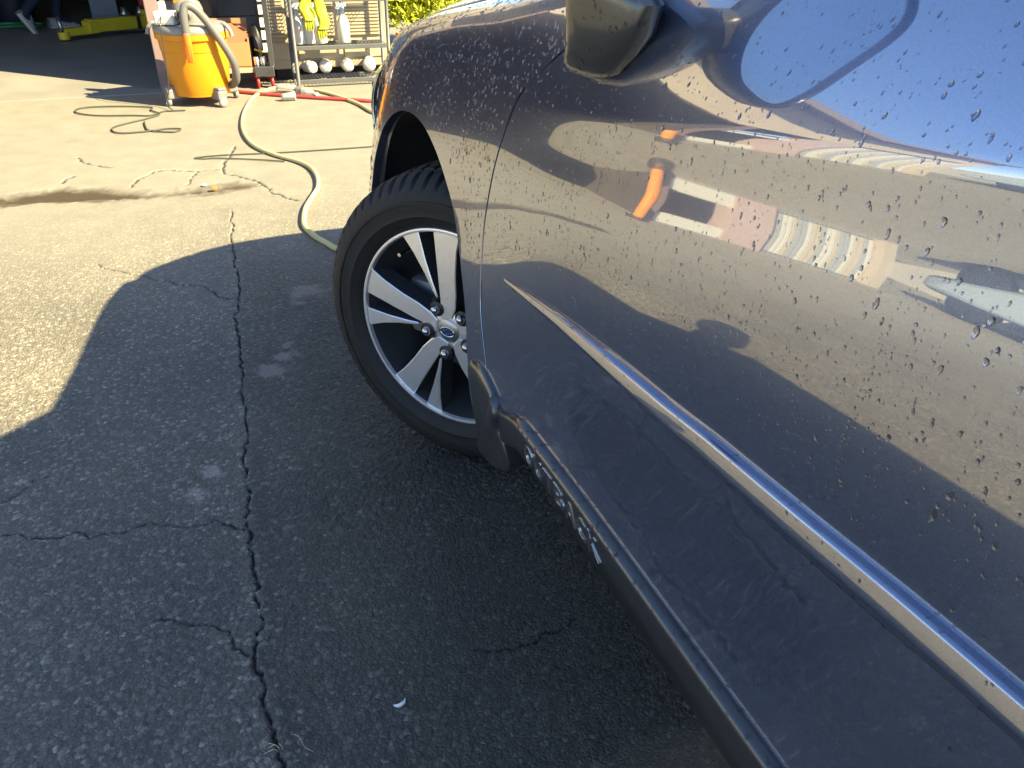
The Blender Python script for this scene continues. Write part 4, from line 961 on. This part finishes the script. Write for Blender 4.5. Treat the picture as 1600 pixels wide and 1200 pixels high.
# blue sign board on the recess wall
t = thing('blue_board', (0, 5.35, .62), 'pale blue board fixed above the cart, cut by the top edge', 'board')
lp('board', box(-.22, .20, -.01, .01, 0, .6, .004), mat('pale_blue', (.22, .42, .58), .5, noise=.15, nscale=7), t); lp('frame', merge(box(-.235, .30, -.014, .012, -.012, .0), box(.20, .30, -.014, .012, 0, .6)), BLACK, t); lp('bracket', merge(box(-.10, -.06, -.005, .23, -.62, .5)), BLACK, t)

# ------------------------------------------------------------------ wet and dry vacuum
YEL = mat('yellow_plastic', (.58, .22, .003), .38, noise=.06, nscale=10, rvar=.06); LID = mat('lid_grey', (.21, .205, .19), .5, noise=.08, nscale=15)
vac = thing('workshop_vacuum', (-.30, 4.34, 0), 'yellow bucket workshop vacuum with grey lid and curling grey hose', 'vacuum', R(-22))
lp('bucket', lathe([(.0, .062), (.170, .062), (.183, .068), (.186, .085), (.188, .088), (.205, .33), (.205, .336), (.209, .34), (.213, .405), (.224, .408), (.228, .412), (.229, .445), (.222, .448), (.20, .448)], 64), YEL, vac, True, sharp=40)
lp('lid', lathe([(.226, .446), (.230, .452), (.230, .476), (.222, .490), (.17, .498), (.0, .50)], 64), LID, vac, True, sharp=40)
for sx in (-1, 1):
    lp('lid_latch', tube(catmull([(sx * .20, -.02, .485), (sx * .235, -.03, .49), (sx * .262, -.035, .46), (sx * .272, -.035, .425)], 5), .013, 8), LID, vac, True)
hd = lp('motor_head', lathe([(.098, .495), (.100, .51), (.094, .58), (.080, .615), (.055, .632), (.0, .636)], 40), GREYP, vac, True)
V, F = lathe([(.0, 0), (.028, 0), (.030, .003), (.042, .004), (.044, .010), (.044, .06)], 24); lp('blower_port', ([(px + .02, pz - .165, py + .555) for px, py, pz in V], F), GREYP, hd, True)
V, F = lathe([(.0, 0), (.029, 0)], 24); lp('port_opening', ([(px + .02, -.1665 - pz, py + .555) for px, py, pz in V], F), DARKVOID, hd)
lp('switch_box', box(-.15, -.03, -.19, -.09, .50, .575, .006), WHITEP, hd); lp('switch_panel', box(-.14, -.04, -.1935, -.1895, .51, .555, .001), mat('label_cream', (.7, .62, .5), .5), hd); lp('filter_cap', xf(lathe([(.0, .57), (.024, .57), (.026, .60), (.022, .625), (.0, .63)], 16), (-.11, -.13, 0)), WHITEP, hd, True)
lp('yellow_label', ([(-.085 + .045 * math.cos(a), -.165 + .028 * math.sin(a), .5005) for a in np.linspace(0, 2 * math.pi, 24, endpoint=False)], [list(range(24))]), mat('label_yellow', (.75, .65, .05), .5), vac)
lp('carry_handle', tube(catmull([(-.06, -.02, .64), (-.065, -.02, .72), (-.02, -.02, .745), (.03, -.02, .72), (.035, -.02, .64)], 6), .014, 10), BLACK, hd, True)
lp('yellow_clip', merge(box(-.062, -.035, -.06, -.03, .63, .72, .006), box(-.03, -.005, -.06, -.03, .63, .725, .006), box(-.06, -.005, -.062, -.028, .60, .64, .006)), YEL, hd)
lp('accessory_tube', xf(tube([(0, 0, .60), (.0, .0, .67), (.002, .004, .74)], .019, 12), (.045, -.03, 0)), mat('blue_grey_plastic', (.30, .36, .42), .4), hd, True)
HOSEM = mat('hose_grey', (.115, .11, .103), .5)
lp('suction_hose', tube(catmull([(.055, -.235, .455), (.058, -.235, .56), (.075, -.22, .615), (.12, -.20, .60), (.175, -.17, .52), (.235, -.14, .40), (.275, -.10, .28), (.262, -.05, .17), (.215, .0, .12), (.17, .02, .115)], 16), .0245, 14, rib=.07, ribn=2), HOSEM, vac, True)
lp('floor_nozzle', merge(tube(catmull([(.055, -.236, .47), (.055, -.237, .42), (.056, -.238, .33)], 5), [.024] * 7 + [.022, .021, .020, .018], 12), box(.036, .078, -.255, -.232, .29, .40, .006)), mat('orange_plastic', (.85, .16, .01), .4), vac, True, sharp=40)
for k, a in enumerate((R(-140), R(-38), R(40), R(140))):
    cx, cy_ = .195 * math.cos(a), .195 * math.sin(a)
    cf = lp('caster_bracket', xf(merge(box(-.055, .045, -.035, .035, .045, .112, .012), box(-.02, .05, -.03, .03, .105, .125, .008)), (cx, cy_, 0), a), GREYP, vac)
    V, F = lathe([(.0, -.012), (.026, -.012), (.030, -.006), (.030, .006), (.026, .012), (.0, .012)], 18, 'x'); lp('caster_wheel', xf(([(p + .035, q, r_ + .031) for p, q, r_ in V], F), (cx, cy_, 0), a), LID, cf, True)
lp('supply_lead', tube(catmull([(-.10, -.19, .55), (-.095, -.235, .50), (-.10, -.24, .43), (-.115, -.225, .25), (-.135, -.21, .12), (-.16, -.23, .03), (-.10, -.30, .012)], 8), .0035, 6), BLACK, vac, True)

# ------------------------------------------------------------------ hoses and cords
def lay(pts, r, z=None, n=10):
    P = catmull(np.array([(x, y, (r + .003) if z is None else z[i]) for i, (x, y) in enumerate(pts)]), 10); return P
HP = [(.80, 3.52), (.711, 3.685), (.672, 3.948), (.579, 4.247), (.463, 4.48), (.326, 4.60), (.187, 4.60), (.048, 4.396), (-.056, 4.021), (-.119, 3.63), (-.133, 3.317), (-.104, 3.064), (-.026, 2.866), (.069, 2.71), (.114, 2.575), (.119, 2.402), (.091, 2.23), (.041, 2.098), (-.014, 1.949), (-.048, 1.789), (-.051, 1.694), (-.029, 1.586), (0, 1.503), (.025, 1.437), (.09, 1.36), (.30, 1.22), (.60, 1.15)]
HZ = [.012] * len(HP)
o = mesh('garden_hose', *tube(lay(HP, .0115, HZ), .0115, 12), mat('yellow_hose', (.52, .45, .22), .5, noise=.15, nscale=25), smooth=True); tag(o, 'pale yellow garden hose curving over the ground to the front tyre', 'hose')
o = mesh('air_hose', *tube(lay([(-.30, 4.95), (-.183, 4.728), (-.10, 4.60), (.053, 4.47), (.247, 4.33), (.45, 4.20), (.685, 4.06), (.80, 4.0), (1.2, 3.9)], .011), .011, 10), mat('red_hose', (.50, .05, .045), .45), smooth=True); tag(o, 'red air hose running from the vacuum past the rack', 'hose')
c = [(-.43, 4.09), (-.52, 4.10), (-.564, 4.094), (-.641, 4.008), (-.753, 4.04), (-.959, 4.10), (-1.076, 4.22), (-1.043, 4.34), (-.852, 4.33), (-.639, 4.24), (-.635, 4.15), (-.584, 4.027), (-.661, 3.926), (-.752, 3.851), (-.839, 3.763), (-.851, 3.672), (-.801, 3.596), (-.663, 3.60), (-.557, 3.631), (-.476, 3.60), (-.524, 3.543), (-.645, 3.61), (-.669, 3.712), (-.676, 3.846)]
o = mesh('power_cord', *tube(lay(c, .0045), .0045, 7), mat('cord_black', (.05, .05, .03), .6), smooth=True); tag(o, 'thin dark power cord looped on the ground before the vacuum', 'cord')
o = mesh('extension_cord', *tube(lay([(1.2, 2.88), (.546, 2.891), (.016, 2.919), (-.283, 2.96), (-.424, 2.953), (-.40, 2.92), (-.32, 2.908), (-.131, 2.823), (.007, 2.742)], .0035), .0035, 7), mat('cord_black')); tag(o, 'straight dark cord lying across the apron behind the hose', 'cord')

# ------------------------------------------------------------------ inside the bay: lift, worker, bin
LY = mat('lift_yellow', (.62, .50, .03), .45, noise=.2, nscale=12)
lf = thing('vehicle_lift', (-.98, 7.92, .006), 'yellow swing arm and grey column of a vehicle lift inside the bay', 'lift')
def lw(name, VF, m, smooth=False, parent=lf): return mesh(name, VF[0], VF[1], m, parent, smooth=smooth)
lw('column', merge(box(-1.11, -.86, 7.9, 8.15, .006, 2.9, .01)), mat('column_grey', (.10, .13, .18), .5)); lw('base_plate', box(-1.2, -.6, 7.82, 8.3, .007, .03), mat('column_grey'))
def arm(p0, p1, w, h, z):
    p0 = np.array(p0); p1 = np.array(p1); d = p1 - p0; L = np.linalg.norm(d); return xf(box(0, L, -w / 2, w / 2, 0, h, .006), (p0[0], p0[1], z), math.atan2(d[1], d[0]))
lw('outer_arm', arm((-1.13, 7.43), (-.62, 7.72), .13, .11, .055), LY); lw('inner_arm', arm((-1.34, 7.27), (-1.08, 7.455), .09, .065, .045), LY)
lw('arm_band', arm((-.735, 7.655), (-.70, 7.675), .145, .125, .048), BLACK); lw('carriage', arm((-.64, 7.71), (-.46, 7.80), .20, .16, .05), LY)
lw('arm_gusset', arm((-1.15, 7.41), (-1.07, 7.46), .14, .10, .05), LY)
pd_ = lw('lift_pad', xf(lathe([(.0, .02), (.048, .02), (.05, .03), (.05, .075), (.044, .085), (.0, .085)], 24), (-1.335, 7.255, 0)), LY, True); lw('pad_screw', cyl((-1.335, 7.255, .08), (-1.36, 7.28, .21), .016, 12), STEEL, True, pd_)
for x, y in ((-.80, 7.70), (-.66, 7.78)): lw('adapter', xf(lathe([(.0, .17), (.045, .17), (.048, .18), (.03, .20), (.03, .235), (.0, .24)], 20), (x, y, 0)), STEEL, True)
t = thing('red_jack', (-.62, 8.3, .006), 'small red jack on the bay floor behind the lift arm', 'jack'); lp('jack_body', merge(box(-.12, .12, -.25, .25, .03, .12, .02), box(-.05, .05, -.08, .08, .12, .26, .015)), RED, t); 
for sx in (-.12, .12):
    V, F = lathe([(.0, -.02), (.035, -.02), (.035, .02), (.0, .02)], 14, 'x'); lp('wheel', ([(a_ + sx, b_ - .2, c_ + .035) for a_, b_, c_ in V], F), BLACK, t)
t = thing('dark_bin', (-1.86, 8.55, .006), 'dark navy bin on the bay floor beside the walking worker', 'bin'); lp('bin_body', lathe([(.0, 0), (.17, 0), (.18, .02), (.21, .60), (.22, .61), (.22, .64), (.20, .64), (.0, .60)], 32), mat('navy_plastic', (.012, .014, .03), .5), t, True, sharp=40); lp('bin_lid', lathe([(.225, .641), (.23, .66), (.20, .70), (.0, .72)], 32), mat('navy_plastic'), t, True)
o = mesh('green_hose', *tube(catmull([(-2.15, 8.30, .02), (-1.95, 8.22, .022), (-1.80, 8.25, .022), (-1.66, 8.20, .022), (-1.60, 8.32, .022), (-1.72, 8.36, .035), (-1.9, 8.27, .045), (-2.1, 8.36, .03)], 10), .016, 10), mat('green_rubber', (.03, .16, .06), .5), smooth=True); tag(o, 'coil of green hose on the bay floor before the dark bin', 'hose')
t = thing('paper_scrap', (-.60, 7.52, .008), 'pale crumpled paper on the floor under the lift carriage', 'paper'); 
V, F = grid(np.array([[(x * .12 - .06, y * .05, .012 * abs(math.sin(5 * x + 3 * y)) ) for y in np.linspace(0, 1, 6)] for x in np.linspace(0, 1, 9)])); lp('sheet', (V, F), PLW, t)

def person(loc, rz):
    J = dict(pel=(0, 0, .93), waist=(0, .02, 1.08), chest=(0, .05, 1.30), neck=(0, .07, 1.47), head0=(0, .09, 1.55), head1=(0, .11, 1.66), head2=(0, .10, 1.75),
             hipL=(-.09, .0, .88), kneeL=(-.10, .14, .50), ankL=(-.10, .06, .09), toeL=(-.105, .20, .04),
             hipR=(.09, .0, .88), kneeR=(.10, .04, .48), ankR=(.10, -.28, .17), toeR=(.105, -.22, .045),
             shL=(-.19, .05, 1.42), elL=(-.24, -.10, 1.16), wrL=(-.23, .02, .93), hdL=(-.225, .05, .86), shR=(.19, .05, 1.42), elR=(.24, .12, 1.17), wrR=(.23, .32, 1.06), hdR=(.22, .39, 1.04))
    Rr = dict(pel=(.15, .11), waist=(.14, .10), chest=(.16, .11), neck=(.055, .055), head0=(.07, .085), head1=(.078, .095), head2=(.06, .07), hipL=(.085, .09), kneeL=(.062, .065), ankL=(.05, .055), toeL=(.04, .03), hipR=(.085, .09), kneeR=(.062, .065), ankR=(.05, .055), toeR=(.04, .03),
              shL=(.06, .065), elL=(.045, .045), wrL=(.032, .032), hdL=(.04, .025), shR=(.06, .065), elR=(.045, .045), wrR=(.032, .032), hdR=(.04, .025))
    E_ = [('pel', 'waist'), ('waist', 'chest'), ('chest', 'neck'), ('neck', 'head0'), ('head0', 'head1'), ('head1', 'head2'), ('pel', 'hipL'), ('hipL', 'kneeL'), ('kneeL', 'ankL'), ('ankL', 'toeL'), ('pel', 'hipR'), ('hipR', 'kneeR'), ('kneeR', 'ankR'), ('ankR', 'toeR'), ('chest', 'shL'), ('shL', 'elL'), ('elL', 'wrL'), ('wrL', 'hdL'), ('chest', 'shR'), ('shR', 'elR'), ('elR', 'wrR'), ('wrR', 'hdR')]
    ks = list(J); me = bpy.data.meshes.new('person'); me.from_pydata([J[k] for k in ks], [(ks.index(a), ks.index(b)) for a, b in E_], [])
    ob = bpy.data.objects.new('tmp', me); C.objects.link(ob); md = ob.modifiers.new('s', 'SKIN'); md.use_smooth_shade = True
    for i, k in enumerate(ks): me.skin_vertices[0].data[i].radius = Rr[k]; me.skin_vertices[0].data[i].use_root = (k == 'pel')
    ob.modifiers.new('d', 'SUBSURF').levels = 2
    dg = bpy.context.evaluated_depsgraph_get(); m2 = bpy.data.meshes.new_from_object(ob.evaluated_get(dg)); bpy.data.objects.remove(ob)
    for mm in (mat('navy_cloth', (.012, .018, .045), .85, noise=.2, nscale=20), mat('navy_shirt', (.02, .025, .05), .85), mat('skin', (.45, .27, .19), .55), mat('dark_hair', (.02, .015, .01), .6)): m2.materials.append(mm)
    for p in m2.polygons:
        z = p.center.z; x = abs(p.center.x); p.use_smooth = True
        p.material_index = 0 if z < .98 and x < .19 else (2 if (x > .19 and z < 1.12) or z > 1.47 else 1)
        if z > 1.68 or (z > 1.56 and p.center.y < .07): p.material_index = 3
    o = bpy.data.objects.new('person', m2); C.objects.link(o); o.location = loc; o.rotation_euler[2] = rz
    tag(o, 'person in navy work trousers and grey sneakers walking inside the bay', 'person')
    SH = mat('sneaker_grey', (.30, .29, .28), .7, noise=.3, nscale=30); SO = mat('sneaker_sole', (.62, .60, .57), .7)
    def shoe(a, pitch, lab):
        rows = []
        for v in np.linspace(0, 1, 14):
            w = .036 + .014 * math.sin(v * 2.6) - .02 * max(0, v - .85) / .15; h = .085 - .05 * sstep(v, .3, .75) - .02 * max(0, v - .85) / .15
            rows.append([(w * math.cos(q), -.09 + v * .28, (.02 + h * max(0, math.sin(q))) if math.sin(q) > 0 else .0 + .02 * (1 + math.sin(q))) for q in np.linspace(0, 2 * math.pi, 16, endpoint=False)])
        V, F = grid(np.array(rows), closev=True); F += [list(range(16))[::-1], [13 * 16 + i for i in range(16)]]
        cp, sp_ = math.cos(pitch), math.sin(pitch); V = [(x + a[0], y * cp - z * sp_ + a[1], y * sp_ + z * cp + a[2]) for x, y, z in V]
        mi = [1 if sum(V[i][2] for i in f) / len(f) < 0 else 0 for f in F]
        s_ = lp('shoe', (V, F), [SH, SO], o, True)
        for p in s_.data.polygons: p.material_index = 1 if p.normal.dot(Vector((0, sp_, -cp))) > .3 else 0
    shoe((-.10, .06, 0), 0, ''); shoe((.10, -.30, .10), R(-62), '')
    # hands: palm is part of the body; fingers as short tapered tubes
    for h, dr in (((-.225, .05, .86), (0.05, .25, -.97)), ((.22, .39, 1.04), (0, .97, -.2))):
        h = np.array(h); dr = np.array(dr)
        for k in range(5):
            L = (.05, .075, .082, .075, .058)[k]; off = np.array((0, 0, 0.)) + np.cross(dr, (1, 0, 0)) * (.018 * (k - 2)); th = k == 0
            b = h + off - dr * (.02 if th else 0); e = b + dr * L + np.array((0.012, 0, -.01)); 
            lp('finger', tube(catmull([b, (b + e) / 2 + np.array((-.006, 0, .004)), e], 4), [.009, .009, .009, .0085, .008, .008, .0075, .007, .005], 7), MATS['skin'], o, True)
    return o
person((-1.47, 8.02, .006), R(-70))

# ------------------------------------------------------------------ hedge beyond the cabinet and other surroundings
def leafy(name, loc, size, nleaf, label, col1, col2, leaf=.05, cat='shrub', seed=1):
    rg = np.random.default_rng(seed); t = thing(name, loc, label, cat); V = []; F = []
    cl = rg.normal(size=(60, 3)) * .45; cl[:, 2] = np.abs(cl[:, 2]) * 1.0 - .2
    for i in range(nleaf):
        c_ = cl[rg.integers(60)] + rg.normal(size=3) * .16; p = np.array([c_[0] * size[0], c_[1] * size[1], size[2] * (.32 + c_[2] * .36)])
        if p[2] < .08: p[2] = .05 + rg.uniform() * .5
        a = rg.normal(size=3); a /= np.linalg.norm(a); b = np.cross(a, rg.normal(size=3)); b /= np.linalg.norm(b); s = leaf * rg.uniform(.6, 1.3); k = len(V); n = np.cross(a, b)
        V += [p - a * s, p + b * s * .42 + n * s * .12, p + a * s, p - b * s * .42 + n * s * .12]; F.append([k, k + 1, k + 2, k + 3])
    M = mat('leaf_' + name, col1, .5, noise=.6, nscale=6)
    M.node_tree.nodes['Principled BSDF'].inputs['Subsurface Weight'].default_value = 0
    lp('crown', (V, F), M, t)
    st = []
    for k in range(5):
        a = k * 1.3; st.append(tube(catmull([(0.05 * math.cos(a), .05 * math.sin(a), 0), (.12 * math.cos(a), .12 * math.sin(a), size[2] * .3), (size[0] * .4 * math.cos(a), size[1] * .4 * math.sin(a), size[2] * .75)], 5), np.linspace(.03, .008, 11), 7))
    lp('trunk', merge(*st), mat('bark', (.10, .07, .05), .9), t)
    return t
leafy('yellow_green_shrub', (1.80, 6.3, 0), (.62, .5, 1.3), 9000, 'bright yellow-green sunlit shrub between the rack and the car bonnet', (.36, .40, .02), None, .036, seed=4)
t = thing('terracotta_pot', (1.52, 5.75, 0), 'orange terracotta pot half hidden behind the car nose', 'pot'); lp('pot', lathe([(.0, 0), (.06, 0), (.085, .16), (.095, .16), (.095, .20), (.085, .20), (.078, .16), (.0, .15)], 28), mat('terracotta', (.55, .18, .05), .8, noise=.15), t, True, sharp=40)
# orange drum and pale van on the left that the door reflects
t = thing('orange_bollard', (-3.45, 4.55, 0), 'orange safety bollard at the left post of the service bay, seen reflected', 'bollard'); lp('tube', lathe([(.085, .05), (.085, .42), (.07, .47), (.0, .48)], 28), mat('orange_paint', (.80, .26, .02), .45), t, True, sharp=40); lp('foot', lathe([(.0, 0), (.17, 0), (.17, .03), (.10, .05), (.08, .06)], 28), BLACK, t, True, sharp=40)
van = thing('pale_van', (-9.0, 2.7, 0), 'pale grey panel van parked far left of the car, seen only reflected', 'van')
def vp(name, VF, m, smooth=False, par=van): return mesh(name, VF[0], VF[1], m, par, smooth=smooth)
VB = mat('van_paint', (.34, .40, .48), .3, coat=.6)
pr = [(-2.4, .35), (2.3, .35), (2.5, .55), (2.45, .95), (1.75, 1.15), (1.2, 1.95), (.9, 2.1), (-2.3, 2.1), (-2.45, 1.9), (-2.45, .5)]
V, F = prism(pr, 1.9, lambda a, b, c: (-9.9 + c, 2.7 + a, b)); body = vp('body', (V, F), VB); bv = body.modifiers.new('bevel', 'BEVEL'); bv.width = .08; bv.segments = 3; bv.limit_method = 'ANGLE'
vp('side_window', prism([(1.62, 1.22), (1.15, 1.85), (.45, 1.85), (.45, 1.22)], .01, lambda a, b, c: (-8.002 + c, 2.7 + a, b)), GLASS); vp('windscreen', prism([(1.78, 1.20), (1.26, 1.92), (1.28, 1.94), (1.80, 1.22)], 1.6, lambda a, b, c: (-9.75 + c, 2.7 + a, b)), GLASS)
for y in (-1.5, 1.6):
    for x in (-9.85, -8.12):
        V, F = lathe([(.0, -.1), (.2, -.1), (.33, -.09), (.34, 0), (.33, .09), (.2, .1), (.0, .1)], 32, 'x'); vp('wheel', ([(a + x, b + y + 2.7, c_ + .34) for a, b, c_ in V], F), RUBBER, True)
yw = thing('yard_wall', (-11, 0, 0), 'long low block wall closing the far left of the yard, seen only reflected', 'wall')
mesh('wall_body', *box(-11.1, -10.9, -9, 12, 0, 1.45), mat('wall_block', (.42, .40, .37), .85, noise=.15, nscale=2), yw); mesh('coping', *box(-11.16, -10.84, -9.05, 12.05, 1.451, 1.53, .01), WHITEP, yw)
for k in range(8): mesh('pier', *box(-10.898, -10.80, -8.6 + k * 2.8, -8.3 + k * 2.8, 0, 1.449), WHITEP, yw)

# ------------------------------------------------------------------ litter
t = thing('plastic_clip', (-.284, -.647, .004), 'small white crescent of plastic on the dark asphalt', 'litter')
P = []
for a in np.linspace(R(200), R(345), 14): P.append([(.013 * math.cos(a) * k, .012 * math.sin(a) * k, z) for k, z in ((1.05, .0), (1.06, .004), (.86 - .0 * abs(math.cos(a)), .005), (.80, .0))])
P = np.array(P); 
for i, v in enumerate(np.linspace(0, 1, 14)):
    c_ = P[i].mean(0); P[i] = c_ + (P[i] - c_) * (.35 + 1.3 * math.sin(math.pi * v))
V, F = grid(P, closev=True); F += [[0, 1, 2, 3], [55, 54, 53, 52]]; lp('clip', (V, F), mat('clip_white', (.80, .84, .86), .4), t, True); t.rotation_euler[2] = R(15)
t = thing('orange_scrap', (-.374, 2.385, .0), 'tiny orange scrap in the dirty gutter', 'litter'); lp('scrap', box(-.012, .012, -.009, .009, 0, .013, .004), mat('orange_plastic'), t)
t = thing('white_scrap', (-.413, 2.46, .0), 'tiny white scrap in the dirty gutter beside the orange one', 'litter'); lp('scrap', box(-.010, .010, -.007, .007, 0, .011, .003), PLW, t)
V = []; F = []
for k in range(4):
    x0, y0 = -.488 + rng.normal() * .004, -.668 + rng.normal() * .012; a = rng.uniform(0, 6.28); L = rng.uniform(.015, .03); p = catmull([(x0, y0, -.002), (x0 + .3 * L * math.cos(a), y0 + .3 * L * math.sin(a), .012), (x0 + L * math.cos(a), y0 + L * math.sin(a), .006)], 4); V, F = merge((V, F), tube(p, .0006, 4))
V, F = merge((V, F), tube(catmull([(-.472, -.64, .003), (-.458, -.655, .006), (-.452, -.675, .004), (-.44, -.69, .005)], 5), .0005, 4))
o = mesh('dry_grass', V, F, mat('straw', (.55, .48, .34), .8)); tag(o, 'few dry grass blades in the asphalt seam', 'grass', kind='stuff')
